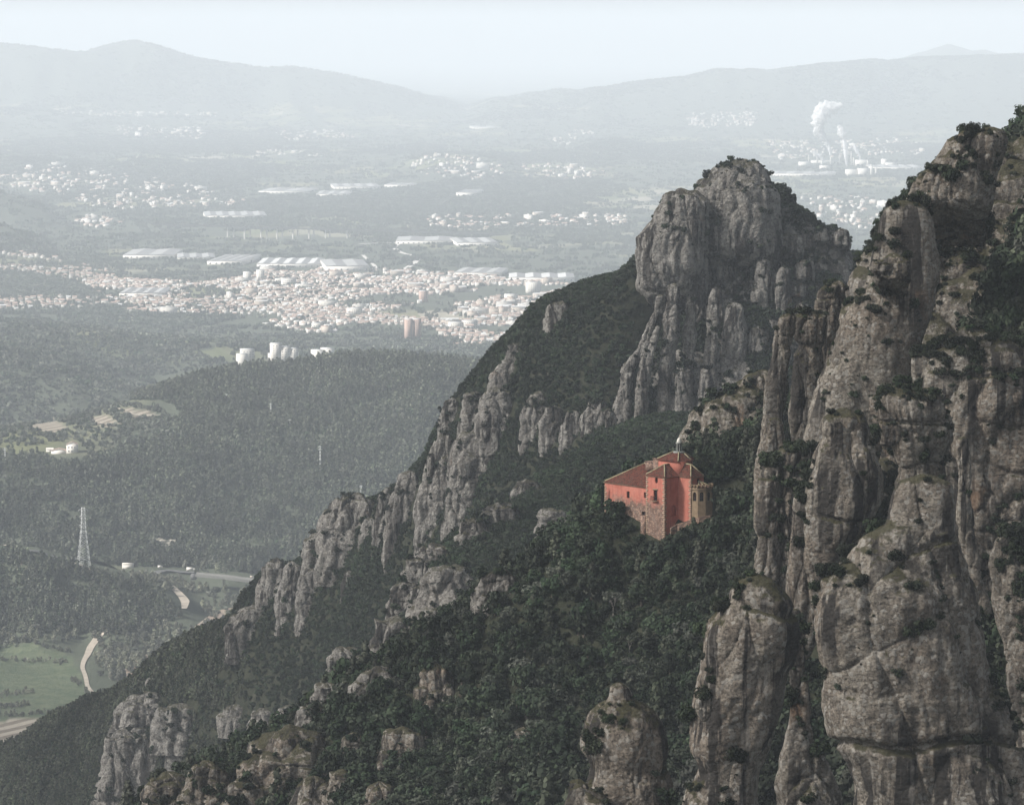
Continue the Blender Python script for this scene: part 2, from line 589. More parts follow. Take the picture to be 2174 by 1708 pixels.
# ridges: crest given by survey pixels at a depth, half width in log depth towards and away from the viewer
RIDGES = [
    (13800, 0.10, 0.2, [(-700, 110), (-300, 100), (0, 93), (60, 97), (120, 104), (180, 111), (230, 96), (290, 85), (330, 95), (420, 121), (470, 131), (560, 143), (620, 142), (680, 150), (760, 167), (850, 188), (950, 216), (1080, 262), (1200, 300)]),
    (13200, 0.11, 0.2, [(900, 290), (980, 246), (1040, 217), (1120, 202), (1250, 190), (1380, 170), (1450, 165), (1520, 148), (1650, 148), (1700, 140), (1800, 130), (1850, 127), (1880, 132), (1960, 122), (2080, 118), (2174, 116), (2500, 95), (2900, 80)]),
    (17500, 0.08, 0.15, [(1700, 200), (1840, 150), (1900, 128), (1960, 109), (2010, 93), (2060, 109), (2090, 106), (2130, 115), (2174, 112), (2300, 125), (2600, 110)]),
    (12500, 0.06, 0.10, [(980, 300), (1090, 272), (1130, 266), (1180, 254), (1250, 250), (1330, 256), (1400, 262), (1470, 268), (1510, 290), (1560, 310)]),
    (9600, 0.05, 0.08, [(1120, 345), (1200, 322), (1250, 306), (1310, 300), (1370, 315), (1420, 345), (1460, 365)]),
    (8400, 0.05, 0.08, [(820, 365), (880, 340), (930, 330), (1000, 333), (1060, 342), (1110, 358), (1160, 375)]),
    (12000, 0.07, 0.1, [(-300, 225), (0, 232), (120, 236), (250, 246), (420, 250), (560, 256), (680, 270), (800, 290)]),
    (8600, 0.05, 0.08, [(-300, 320), (0, 338), (60, 336), (140, 342), (220, 348), (300, 338), (380, 345), (470, 352), (560, 372), (640, 390)]),
    (6300, 0.05, 0.07, [(-300, 390), (-60, 398), (0, 410), (60, 428), (110, 452), (150, 478), (190, 500)]),
    (5300, 0.035, 0.06, [(-300, 455), (-50, 472), (0, 480), (60, 500), (110, 528), (150, 548), (200, 560)]),
]
RMOD = []
for D_, wn_, wf_, pts in RIDGES:
    a = np.array(pts, float)
    RMOD.append((D_, wn_, wf_, a[:, 0], P(a[:, 0], a[:, 1], D_)[:, 2]))

def zfar(x, y, detail=True):
    x, y = np.asarray(x, float).ravel(), np.asarray(y, float).ravel()
    z = tps_eval(far_model, fan(x, y))
    u = CU + x / y * F
    d = y / KD
    p3 = np.stack([x, y, np.zeros_like(x)], -1)
    for k, (D_, a_, b_, us, zs) in enumerate(RMOD):
        crest = np.interp(u, us, zs, left=-1e3, right=-1e3)
        wob = 0.25 * a_ * fbm(np.stack([u / 90, np.log(d) * 9, np.zeros_like(u)], -1), 3, 60 + k)
        t = np.log(d / D_) + wob
        prof = np.exp(-(np.where(t < 0, t / a_, t / b_)) ** 2)
        crest = crest + D_ / 13000.0 * (9.0 * fbm(np.stack([u / 34, 0 * u, 0 * u + k], -1), 4, 80 + k, 0.6) + 14.0 * fbm(np.stack([u / 20, np.log(d) * 40, 0 * u + k], -1), 3, 90 + k) * np.clip(np.abs(t) / a_, 0, 1))
        rise = np.maximum(crest - z, 0)
        z = z + rise * prof
    if detail:
        z = z + 3.0 * fbm(p3 / 130.0, 4, 3) * sstep(1500, 5000, y)
        fold = 1 - np.abs(fbm(np.stack([x / 150.0 + y / 900.0, y / 420.0, np.zeros_like(x)], -1), 3, 14)) * 2
        z = z + 11.0 * (fold - 0.6) * sstep(2130, 2260, d) * (1 - sstep(2480, 2640, d)) * sstep(250, 420, u)
    return z

ny, nx = 560, 420
yy = np.exp(np.linspace(math.log(1300 * KD), math.log(41000 * KD), ny))
tx = np.linspace(-0.235, 0.235, nx)
X = (tx[None] * yy[:, None]).ravel()
Y = np.repeat(yy, nx)
ZF = zfar(X, Y)
valley_v = np.stack([X, Y, ZF], -1)
i0 = (np.arange(ny - 1)[:, None] * nx + np.arange(nx - 1)[None]).ravel()
me = mesh_np("valley_ground", valley_v, np.stack([i0, i0 + 1, i0 + nx + 1, i0 + nx], -1), M['valley'], True)
UV_V = np.stack(proj(valley_v), -1)

def in_poly(uv, poly):
    poly = np.asarray(poly, float)
    x, y = uv[:, 0], uv[:, 1]
    r = np.zeros(len(uv), bool)
    j = len(poly) - 1
    for i in range(len(poly)):
        xi, yi, xj, yj = *poly[i], *poly[j]
        if yi != yj:
            r ^= ((yi > y) != (yj > y)) & (x < (xj - xi) * (y - yi) / (yj - yi) + xi)
        j = i
    return r

# where the survey shows meadow, ploughed land, bare earth and closed woodland (all real ground cover)
MEADOW = [[(-150, 1385), (60, 1362), (150, 1392), (175, 1440), (200, 1500), (160, 1530), (120, 1560), (-150, 1560)]]
PLOUGH = [[(-150, 1535), (90, 1525), (160, 1560), (60, 1680), (-150, 1700)], [(185, 885), (230, 880), (255, 900), (215, 905)],
          [(245, 868), (300, 868), (335, 880), (300, 890)], [(63, 905), (110, 888), (150, 910), (105, 922)]]
BARE = [[(330, 1150), (350, 1143), (378, 1143), (372, 1162), (345, 1172)]]
WOOD = [[(-300, 1130), (0, 1160), (170, 1205), (330, 1260), (400, 1310), (330, 1345), (-300, 1345)],
        [(-300, 960), (200, 970), (400, 900), (350, 820), (700, 755), (1200, 735), (1300, 1000), (800, 1150), (400, 1215), (-300, 1160)],
        [(1000, 240), (1300, 230), (1540, 260), (1540, 300), (1480, 290), (1100, 290)], [(1150, 290), (1300, 285), (1480, 340), (1460, 360), (1180, 345)],
        [(-300, 60), (300, 60), (900, 160), (900, 215), (-300, 225)], [(1000, 215), (1500, 130), (2174, 60), (2400, 60), (2400, 260), (1600, 290), (1400, 240)],
        [(-300, 400), (100, 420), (190, 500), (150, 545), (-300, 540)]]
def maskattr(name, polys):
    m = np.zeros(len(valley_v), bool)
    for p in polys:
        m |= in_poly(UV_V, p)
    me.attributes.new(name, 'FLOAT', 'POINT').data.foreach_set("value", m.astype(np.float32))
    return m
for nm, pl in (("meadow", MEADOW), ("ploughed", PLOUGH), ("bare", BARE), ("wood", WOOD)):
    maskattr(nm, pl)
valley = tag(link("valley_ground", me), kind="structure", label="hazy river valley with fields, woods and low hills to the horizon")

# depth of a survey pixel on a height function
def hit(u, v, zfun, dmin, dmax, n=700, log=True):
    ds = np.exp(np.linspace(math.log(dmin), math.log(dmax), n)) if log else np.linspace(dmin, dmax, n)
    q = P(u, v, ds)
    below = q[:, 2] < zfun(q[:, 0], q[:, 1])
    return float(ds[np.argmax(below)]) if below.any() else None

# fast lookup of the valley sheet
def zfar_grid(x, y):
    x, y = np.asarray(x, float), np.asarray(y, float)
    fj = np.clip((np.log(y) - math.log(yy[0])) / (math.log(yy[-1]) - math.log(yy[0])) * (ny - 1), 0, ny - 1.001)
    fi = np.clip((x / y - tx[0]) / (tx[-1] - tx[0]) * (nx - 1), 0, nx - 1.001)
    j, i = fj.astype(int), fi.astype(int)
    a, b = fj - j, fi - i
    Z = ZF.reshape(ny, nx)
    return (Z[j, i] * (1 - a) * (1 - b) + Z[j + 1, i] * a * (1 - b) + Z[j, i + 1] * (1 - a) * b + Z[j + 1, i + 1] * a * b)
def on_valley(u, v, dmin=1400, dmax=40000):
    d = hit(u, v, zfar_grid, dmin, dmax, 1500)
    if d is None:
        d = dmax
    q = P(u, v, d)
    q[2] = zfar_grid(q[0], q[1])
    return q

# ------------------------------------------------------------------ the mountain: steep wooded slopes below the cliffs
nc = []
def nuv(lst):
    for q in pts_uvd(lst):
        nc.append(tuple(q))
CREST = [(-300, 1690, 1180), (-150, 1640, 1150), (0, 1588, 1120), (100, 1548, 1100), (200, 1490, 1080), (290, 1440, 1060), (370, 1380, 1040), (450, 1345, 1025), (520, 1310, 1010),
         (555, 1225, 1000), (650, 1185, 985), (720, 1110, 970), (790, 1105, 955), (830, 1060, 945), (890, 1000, 935), (930, 915, 925), (960, 870, 920), (1040, 812, 910),
         (1080, 756, 905), (1120, 714, 902), (1180, 674, 900), (1260, 636, 895), (1340, 573, 890), (1390, 592, 884), (1450, 600, 906), (1600, 580, 908), (1750, 570, 904), (1900, 570, 895), (2100, 570, 885)]
nuv(CREST)
for q in pts_uvd(CREST[::2]):                      # far side of the ridge
    nc.append((q[0] - 25, q[1] + 110, q[2] - 75))
    nc.append((q[0] - 60, q[1] + 330, max(q[2] - 230, 70)))
    nc.append((q[0] - 110, q[1] + 750, 40))
nuv([(-150, 1790, 1110), (100, 1708, 1050), (250, 1708, 1010), (400, 1708, 985), (400, 1500, 1000), (550, 1430, 978), (600, 1600, 950), (700, 1480, 935), (640, 1320, 970), (760, 1260, 938),
     (850, 1250, 910), (900, 1100, 912), (1000, 1110, 888), (1050, 950, 896), (1120, 1040, 874), (1180, 800, 884), (1280, 940, 862), (1280, 760, 878), (1400, 850, 882), (1350, 905, 864), (1600, 800, 890), (1800, 780, 884), (1500, 900, 864)])
# rocky spur in front of the main ridge
nuv([(640, 1560, 690), (690, 1495, 700), (740, 1440, 708), (820, 1345, 720), (880, 1235, 735), (960, 1160, 748), (1100, 1060, 768), (1180, 1010, 782), (1290, 930, 805), (1400, 910, 815), (1500, 900, 820), (1650, 880, 820)])
for q in pts_uvd([(690, 1495, 700), (820, 1345, 720), (960, 1160, 748), (1100, 1060, 768)]):   # gully behind the spur
    nc.append((q[0] - 10, q[1] + 60, q[2] - 45))
    nc.append((q[0] - 18, q[1] + 130, q[2] - 62))
nuv([(900, 1350, 690), (1000, 1270, 700), (1100, 1180, 718), (1200, 1170, 705), (1250, 1060, 745), (1280, 1110, 715), (1400, 1000, 750), (1550, 1000, 760), (760, 1500, 680)])
# the nearest wooded slope, the chapel shelf and the ground beneath the cliffs
BCREST = [(200, 1800, 500), (330, 1712, 505), (430, 1640, 506), (560, 1600, 506), (660, 1545, 506), (700, 1500, 508), (800, 1440, 510), (900, 1370, 512), (1000, 1300, 515), (1100, 1250, 518), (1200, 1200, 520), (1280, 1135, 522), (1400, 1095, 525), (1520, 1075, 528), (1650, 1060, 530)]
nuv(BCREST)
for q in pts_uvd(BCREST):
    nc.append((q[0] - 8, q[1] + 55, q[2] - 24))
    nc.append((q[0] - 20, q[1] + 150, q[2] - 62))
nuv([(350, 1850, 490), (700, 1715, 484), (1000, 1500, 489), (1000, 1715, 468), (1200, 1715, 460), (1200, 1400, 488), (1265, 1100, 500), (1285, 1100, 498), (1335, 1118, 494.5), (1375, 1138, 491.5), (1300, 1150, 494), (1405, 1156, 489), (1430, 1158, 486.5), (1455, 1146, 486.5), (1485, 1128, 487), (1540, 1098, 489), (1350, 1200, 491), (1450, 1190, 485), (1550, 1190, 484),
     (1480, 1400, 465), (1450, 1715, 440), (1350, 1300, 486), (1200, 2100, 420), (700, 2100, 440), (1700, 2300, 350), (1200, 2500, 350), (1900, 2300, 330), (2300, 2300, 330),
     (1700, 1300, 440), (2000, 1250, 430), (1900, 760, 480), (2050, 560, 480), (2174, 420, 480), (2174, 300, 500), (2400, 150, 480), (2400, 600, 430), (2300, 1400, 400)])
for q in pts_uvd([(1700, 760, 520), (1900, 560, 520), (2100, 330, 530), (2400, 200, 530)]):
    nc.append((q[0], q[1] + 60, q[2] - 45))
    nc.append((q[0], q[1] + 160, q[2] - 110))
nc += [(110, 600, 548), (150, 600, 560), (250, 600, 590), (330, 700, 640), (250, 800, 645), (150, 520, 540), (330, 540, 580), (330, 900, 690)]
NC = np.array(nc)
near_model = tps_fit(NC[:, :2] / 100.0, NC[:, 2], 0.002)
def znear_raw(x, y):
    x, y = np.asarray(x, float).ravel(), np.asarray(y, float).ravel()
    return tps_eval(near_model, np.stack([x, y], -1) / 100.0)
def znoise(x, y):
    p3 = np.stack([x, y, np.zeros_like(x)], -1)
    return 3.2 * fbm(p3 / 28.0, 4, 21)
gx = np.linspace(-420, 330, 300)
gy = np.concatenate([np.linspace(520, 1100, 240, endpoint=False), np.linspace(1100, 2150, 300), np.linspace(2160, 3000, 50)])
GX, GY = np.meshgrid(gx, gy)
calm = sstep(14, 34, np.hypot(GX.ravel() - P(1400, 1080, 494)[0], GY.ravel() - P(1400, 1080, 494)[1]))      # levelled ground round the chapel
GZ = (znear_raw(GX, GY) + calm * znoise(GX.ravel(), GY.ravel())).reshape(GX.shape)
_c = P(1411.2, 1011.7, 490)                                  # terrace cut in front of the chapel door
for b_, a_, k_, r_ in ((3.0, -1.5, 2.6, 5.0), (9.5, -7.5, 1.5, 4.0)):
    _x, _y = _c[0] + b_ * 0.743 - a_ * 0.669, _c[1] + b_ * 0.669 + a_ * 0.743
    GZ -= k_ * np.exp(-((GX - _x) ** 2 + (GY - _y) ** 2) / (2 * r_ * r_))
GZ = np.maximum(GZ, 30)
def znear(x, y):
    x, y = np.asarray(x, float), np.asarray(y, float)
    fi = np.clip((x - gx[0]) / (gx[1] - gx[0]), 0, len(gx) - 1.001)
    fj = np.clip(np.interp(y, gy, np.arange(len(gy))), 0, len(gy) - 1.001)
    i, j = fi.astype(int), fj.astype(int)
    a, b = fj - j, fi - i
    return GZ[j, i] * (1 - a) * (1 - b) + GZ[j + 1, i] * a * (1 - b) + GZ[j, i + 1] * (1 - a) * b + GZ[j + 1, i + 1] * a * b
nxg, nyg = len(gx), len(gy)
i0 = (np.arange(nyg - 1)[:, None] * nxg + np.arange(nxg - 1)[None]).ravel()
slope_me = mesh_np("mountain_slope", np.stack([GX.ravel(), GY.ravel(), GZ.ravel()], -1), np.stack([i0, i0 + 1, i0 + nxg + 1, i0 + nxg], -1), M['slope'], True)
tag(link("mountain_slope", slope_me), kind="structure", label="steep wooded mountain side falling to the valley")
def on_slope(u, v, dmin=300, dmax=1400):
    d = hit(u, v, znear, dmin, dmax, 1600)
    return (None, None) if d is None else (P(u, v, d), d)
print("land", round(time.time() - T0, 1))
# ------------------------------------------------------------------ conglomerate rock
ROCKS = []          # z-profile of each rock, to keep trees out of it and to know what hides behind it
LEDGES = []         # places on rock where bushes root: (point, normal, size unit, kind)

def smooth1(a, k):
    if k < 1:
        return a
    w = np.hanning(2 * k + 3)[1:-1]
    return np.convolve(np.pad(a, k, mode='edge'), w / w.sum(), mode='valid')

def rock_relief(p, S, seed, flute=1.0, bed=1.0, crease=1.0, rough=1.0):
    """Outward relief in metres: bulging lobes parted by clefts, vertical flutes, bedding grooves, pits."""
    w = np.stack([fbm(p / (2.2 * S), 2, seed + 1), fbm(p / (2.2 * S), 2, seed + 5), fbm(p / (2.2 * S), 2, seed + 9)], -1)
    q = p + 0.55 * S * w
    a = np.array([1 / S, 1 / S, 1 / (2.6 * S)])
    f1, f2 = worley(q * a, seed)
    e = f2 - f1
    d = 0.24 * S * crease * (np.sqrt(np.clip(e, 0, 0.5) / 0.5) - 1.0)
    # finer blocks
    f1b, f2b = worley(q * np.array([2.3 / S, 2.3 / S, 1.5 / S]), seed + 31)
    eb = f2b - f1b
    d = d + 0.02 * S * crease * (np.sqrt(np.clip(eb, 0, 0.25) / 0.25) - 1.0)
    # flutes
    fl = fbm(q * np.array([1 / (0.45 * S), 1 / (0.45 * S), 1 / (7 * S)]), 3, seed + 40)
    d = d - 0.05 * S * flute * (1 - np.clip(np.abs(fl) / 0.3, 0, 1)) ** 1.5
    # bedding grooves: near-horizontal, broken
    zz = p[:, 2] / (1.15 * S) + 0.3 * fbm(p / (1.3 * S), 2, seed + 50) + 0.05 * p[:, 0] / S
    fr = zz - np.floor(zz)
    lev = _h(np.floor(zz).astype(np.int64), np.zeros(len(p), np.int64), np.zeros(len(p), np.int64), seed + 3)
    on = sstep(0.0, 0.3, fbm(p / (1.6 * S), 2, seed + 55) + (lev - 0.5) * 0.9)
    gr = np.exp(-((fr - 0.5) / 0.04) ** 2)
    over = np.clip((fr - 0.5) * 2, 0, 1) * np.clip(1 - (fr - 0.5) * 2, 0, 1)
    d = d + bed * S * on * (-0.085 * gr + 0.10 * over)
    d = d + rough * (0.17 * S * fbm(p / (1.9 * S), 3, seed + 60, 0.4) + 0.05 * S * fbm(p / (0.33 * S), 4, seed + 70, 0.6))
    pit = np.clip(fbm(p / (0.16 * S), 2, seed + 80) - 0.35, 0, 1)
    return d - 0.10 * S * rough * pit, e

def loft(rows, D, depth=0.85, S=8.0, nth=150, nv=200, seed=1, label="", group=None, name="rock_pillar", cat="rock pillar", mat='rock',
         power=2.3, flute=1.0, bed=1.0, crease=1.0, rough=1.0, relief=1.0, bush=1.0, lean=0.0, maxdepth=None, dv=None, sink=0.0, vis_bottom=None):
    rows = np.array(sorted(rows), float)
    v = rows[0, 0] + (rows[-1, 0] - rows[0, 0]) * np.linspace(0, 1, nv) ** 1.15
    k = max(1, nv // 45)
    uL, uR = smooth1(np.interp(v, rows[:, 0], rows[:, 1]), k), smooth1(np.interp(v, rows[:, 0], rows[:, 2]), k)
    Dv = D if dv is None else D + np.interp(v, *zip(*dv))
    tt = (v - v[0]) / (v[-1] - v[0])
    Dv = Dv + sink * np.clip((tt - 0.6) / 0.4, 0, 1) ** 2
    a, b = P(uL, v, Dv), P(uR, v, Dv)
    c = (a + b) / 2
    w = (b[:, 0] - a[:, 0]) / 2
    t = (v - v[0]) / (v[-1] - v[0])
    capn = np.clip(t / (0.35 * (uR[0] - uL[0]) / max(v[-1] - v[0], 1) + 1e-3), 0, 1)
    w = w * np.sqrt(np.clip(1 - (1 - capn) ** 2, 0, 1))
    wd = depth * np.minimum(w, maxdepth if maxdepth else 1e9)
    s = np.linspace(-1, 1, nth, endpoint=False)
    ang = -math.pi / 2 + math.pi * s * (0.62 + 0.38 * s * s)
    ca, sa = np.cos(ang), np.sin(ang)
    r = (np.abs(ca) ** power + np.abs(sa) ** power) ** (-1 / power)
    px = c[:, None, 0] + w[:, None] * (r * ca)[None]
    py = c[:, None, 1] + wd[:, None] * (r * sa)[None] + lean * (c[:, None, 2] - c[-1, 2])
    pz = np.repeat(c[:, None, 2], nth, 1)
    g = np.stack([px, py, pz], -1)
    dth = np.roll(g, -1, 1) - np.roll(g, 1, 1)
    dvv = np.gradient(g, axis=0)
    nrm = np.cross(dvv, dth)
    nrm /= np.linalg.norm(nrm, axis=-1, keepdims=True) + 1e-9
    out = np.stack([px - c[:, None, 0], py - c[:, None, 1], np.zeros_like(px)], -1)
    flip = np.sign((nrm * out).sum(-1).sum())
    nrm *= flip if flip else 1
    nrm[0] = (0, 0, 1)
    fl = g.reshape(-1, 3)
    d, e = rock_relief(fl, S, seed, flute, bed, crease, rough)
    amp = np.clip(np.minimum(w, wd) / (0.45 * S), 0.12, 1)
    d = d * relief * np.repeat(amp, nth)
    nf = nrm.reshape(-1, 3).copy()
    gg = fl + nf * d[:, None]
    base = np.array([c[-1, 0], c[-1, 1], c[-1, 2]])
    i = (np.arange(nv - 1)[:, None] * nth + np.arange(nth)[None]).ravel()
    j = (np.arange(nv - 1)[:, None] * nth + (np.arange(nth)[None] + 1) % nth).ravel()
    q4 = np.stack([i, j, j + nth, i + nth], -1)
    if flip < 0:
        q4 = q4[:, ::-1]
    tip = len(gg)
    vv = np.concatenate([gg, gg[:nth].mean(0, keepdims=True)])
    me = mesh_np(name, vv - base, q4, M[mat], True)
    o = tag(link(name, me, loc=base), label, cat, group)
    D = D if dv is None else float(np.mean(Dv))
    vvis = v[-1] if vis_bottom is None else vis_bottom
    ROCKS.append(dict(vvis=vvis, v=v, uL=uL, uR=uR, D=D, z=c[:, 2], cx=c[:, 0], cy=c[:, 1] + lean * (c[:, 2] - c[-1, 2]), w=w, wd=wd))
    # rooting places: ledges that face up, and clefts
    G = gg.reshape(nv, nth, 3)
    n2 = np.cross(np.gradient(G, axis=0), np.roll(G, -1, 1) - np.roll(G, 1, 1))
    n2 /= np.linalg.norm(n2, axis=-1, keepdims=True) + 1e-9
    n2 *= flip if flip else 1
    area = np.linalg.norm(np.gradient(G, axis=0), axis=-1) * np.linalg.norm(np.roll(G, -1, 1) - np.roll(G, 1, 1), axis=-1) * 0.5
    nz = n2[..., 2].ravel()
    front = (n2[..., 1].ravel() < 0.55)
    patch = fbm(gg / (2.0 * S), 3, seed + 90)
    dens = np.where(nz > 0.38, 0.08 + 1.1 * sstep(-0.15, 0.25, patch), 0.0)
    dens += np.where((e < 0.13) & (nz > -0.12) & (patch > -0.1), 0.55, 0.0)
    dens += np.where((nz > -0.05) & (patch > 0.42), 0.4, 0.0)
    dens *= area.ravel() * bush * front * (0.62 if D < 480 else 0.22)
    pick = np.where(rng.random(len(gg)) < dens * 0.55)[0]
    for n_ in pick:
        LEDGES.append((gg[n_], n2.reshape(-1, 3)[n_], D))
    return o

# ---- the great cliffs at the right
loft([(262, 2150, 2560), (275, 2050, 2560), (297, 2016, 2560), (345, 1974, 2560), (384, 1922, 2560), (420, 1903, 2550), (468, 1868, 2540), (510, 1850, 2540), (546, 1815, 2540), (594, 1796, 2530), (660, 1770, 2520), (760, 1750, 2500), (900, 1730, 2480), (1200, 1700, 2450)],
     455, 0.32, 11, 260, 230, 3, "broad bushy rock massif that fills the upper right of the view", name="rock_massif", cat="cliff", bush=1.9, maxdepth=40, power=2.0, dv=[(262, 25), (1200, -15)])
loft([(268, 2085, 2120), (274, 2040, 2143), (296, 2012, 2146), (318, 1998, 2140), (345, 1976, 2130), (384, 1935, 2120), (440, 1915, 2110), (520, 1905, 2090)],
     436, 0.6, 5.5, 120, 100, 4, "flat-topped rock block crowning the massif at the upper right edge", cat="rock block", bush=1.2, sink=16)
loft([(425, 1885, 1960), (470, 1868, 1985), (520, 1856, 1995), (548, 1846, 2000), (600, 1838, 2000), (650, 1802, 1990), (706, 1772, 1970), (760, 1757, 1950), (820, 1737, 1925), (870, 1717, 1900), (923, 1703, 1880), (1010, 1690, 1860)],
     424, 0.55, 13, 150, 240, 8, "long smooth pale rock slab slanting down to the left beside the bushes", name="rock_slab", cat="rock slab", flute=0.2, crease=0.25, bed=0.35, rough=0.5, bush=0.4)
loft([(536, 1868, 1925), (552, 1850, 1940), (575, 1844, 1942), (600, 1858, 1935), (625, 1870, 1920)], 412, 0.7, 5, 90, 60, 12, "round boulder bulging from the top of the pale slab", name="rock_boulder", cat="boulder", bush=0.7, sink=10)
loft([(664, 1664, 1690), (675, 1652, 1690), (700, 1646, 1688), (735, 1640, 1682), (773, 1632, 1678), (802, 1618, 1674), (864, 1611, 1670), (934, 1607, 1668), (1050, 1602, 1668)], 436, 0.9, 6, 90, 200, 15, "slender rock finger left of its blocky twin behind the chapel cliff", bush=0.6, bed=0.6)
loft([(658, 1700, 1745), (668, 1686, 1756), (700, 1681, 1758), (725, 1684, 1757), (736, 1692, 1750), (741, 1688, 1745), (752, 1678, 1750), (800, 1674, 1752), (850, 1673, 1748), (930, 1672, 1745), (1000, 1672, 1740)], 440, 0.85, 6, 100, 180, 19, "blocky rock column with a cracked waist beside the slender finger", bush=0.6)
loft([(594, 1768, 1795), (605, 1745, 1800), (630, 1728, 1800), (660, 1718, 1790), (720, 1715, 1780), (820, 1700, 1770), (930, 1690, 1750)], 447, 0.8, 6, 100, 110, 23, "rounded rock shoulder rising behind the blocky column", bush=1.3)
loft([(782, 1596, 1645), (800, 1570, 1655), (822, 1540, 1660), (848, 1490, 1660), (875, 1468, 1660), (905, 1450, 1660), (930, 1432, 1660), (955, 1431, 1655), (975, 1450, 1650), (995, 1474, 1645), (1020, 1484, 1640), (1045, 1500, 1630), (1090, 1515, 1625), (1140, 1520, 1625)],
     521, 0.75, 9, 150, 170, 27, "loaf-shaped streaked rock overhanging behind the chapel", name="rock_dome", cat="rock dome", bush=0.6, crease=0.8)
loft([(884, 1622, 1668), (902, 1619, 1668), (930, 1611, 1668), (1000, 1606, 1672), (1080, 1600, 1680)], 408, 0.9, 6, 70, 110, 30, "pale narrow rock column at the edge of the main cliff", flute=0.8, bed=0.5, bush=0.2)
loft([(940, 1690, 1730), (955, 1650, 1735), (985, 1618, 1728), (1010, 1606, 1730), (1060, 1600, 1722), (1110, 1599, 1718), (1150, 1598, 1716), (1197, 1586, 1712), (1228, 1578, 1706), (1300, 1566, 1706), (1420, 1550, 1712)],
     396, 0.85, 10, 150, 210, 33, "rock buttress with a grassy sloping top right of the chapel trees", name="rock_buttress", cat="rock buttress", bush=0.9)
loft([(864, 1770, 1815), (872, 1748, 1835), (890, 1736, 1845), (915, 1733, 1847), (928, 1742, 1846), (936, 1735, 1848), (960, 1722, 1862), (1000, 1712, 1872), (1015, 1706, 1871), (1056, 1682, 1862), (1091, 1680, 1850), (1126, 1680, 1835), (1158, 1679, 1815), (1214, 1670, 1790), (1270, 1664, 1770), (1400, 1650, 1720)],
     372, 0.85, 11, 170, 240, 37, "tall rock tower with a domed cap in the middle of the cliffs", name="rock_tower", cat="rock tower", bush=0.6, flute=0.4, crease=0.7)
loft([(812, 1880, 1950), (822, 1855, 1985), (840, 1840, 2005), (870, 1838, 2022), (905, 1842, 2030), (938, 1846, 2030), (952, 1862, 2022), (965, 1880, 2015), (1000, 1890, 2020), (1100, 1880, 2030)], 392, 0.7, 8, 160, 140, 41, "wide domed rock behind the capped tower with turf on top", name="rock_dome", cat="rock dome", bush=0.9)
loft([(690, 2010, 2110), (715, 1965, 2180), (745, 1925, 2230), (790, 1918, 2300), (850, 1925, 2330), (900, 1940, 2340), (1000, 1980, 2350), (1150, 2010, 2360), (1300, 2050, 2360)], 418, 0.5, 9, 180, 190, 45, "streaked rock wall at the right edge under the bushes", name="rock_wall", cat="cliff", bush=0.9, maxdepth=24)
loft([(925, 2030, 2062), (950, 2022, 2066), (1020, 2024, 2068), (1100, 2028, 2072), (1180, 2040, 2080), (1300, 2060, 2105)], 384, 0.9, 6, 80, 130, 49, "thin curved rock fin right of the domed rock", name="rock_fin", cat="rock fin", bush=0.3)
loft([(1004, 1930, 1990), (1014, 1905, 2018), (1040, 1893, 2026), (1077, 1888, 2030), (1100, 1885, 2030), (1118, 1872, 2030), (1126, 1850, 2032), (1150, 1825, 2042), (1190, 1780, 2056), (1225, 1735, 2070), (1260, 1716, 2080), (1294, 1709, 2087), (1328, 1706, 2096), (1383, 1714, 2112), (1470, 1728, 2136), (1482, 1738, 2140), (1498, 1740, 2142), (1525, 1752, 2152), (1567, 1768, 2170), (1635, 1800, 2195), (1704, 1812, 2225), (1800, 1815, 2260)],
     350, 0.62, 16, 280, 330, 53, "huge streaked rock tower that fills the lower right", name="rock_tower", cat="rock tower", bush=0.45, bed=1.1, crease=0.6, flute=0.55)
loft([(1120, 2120, 2200), (1200, 2090, 2300), (1350, 2110, 2350), (1500, 2130, 2380), (1700, 2180, 2400), (1850, 2180, 2400)], 392, 0.5, 8, 110, 150, 58, "dark bushy rock wall at the lower right edge behind the huge tower", name="rock_wall", cat="cliff", bush=2.4, maxdepth=15)
loft([(1216, 1595, 1632), (1224, 1575, 1640), (1240, 1546, 1655), (1262, 1528, 1676), (1290, 1510, 1694), (1314, 1493, 1702), (1345, 1484, 1706), (1375, 1482, 1704), (1406, 1478, 1690), (1425, 1476, 1678), (1443, 1470, 1676), (1475, 1460, 1677), (1510, 1455, 1670), (1553, 1454, 1658), (1590, 1457, 1646), (1626, 1468, 1632), (1640, 1466, 1625), (1672, 1444, 1620), (1708, 1434, 1620), (1820, 1420, 1630)],
     312, 0.85, 12, 200, 260, 61, "egg-shaped rock needle with a mossy cap and dark overhang", name="rock_needle", cat="rock needle", bush=0.55, crease=0.4, flute=0.35, rough=0.75)
loft([(1468, 1478, 1502), (1485, 1472, 1512), (1505, 1470, 1514), (1522, 1478, 1508), (1532, 1490, 1500)], 304.5, 0.8, 2.6, 60, 50, 64, "small round knob stuck to the side of the egg-shaped needle", name="rock_boulder", cat="boulder", bush=0.1)
loft([(1290, 1680, 1700), (1330, 1672, 1712), (1420, 1668, 1714), (1480, 1670, 1726), (1530, 1672, 1728), (1600, 1660, 1760), (1700, 1640, 1800), (1800, 1630, 1810)], 328, 0.8, 7, 90, 160, 66, "dark bushy rock rib between the egg-shaped needle and the huge tower", name="rock_rib", cat="rock rib", bush=1.8)
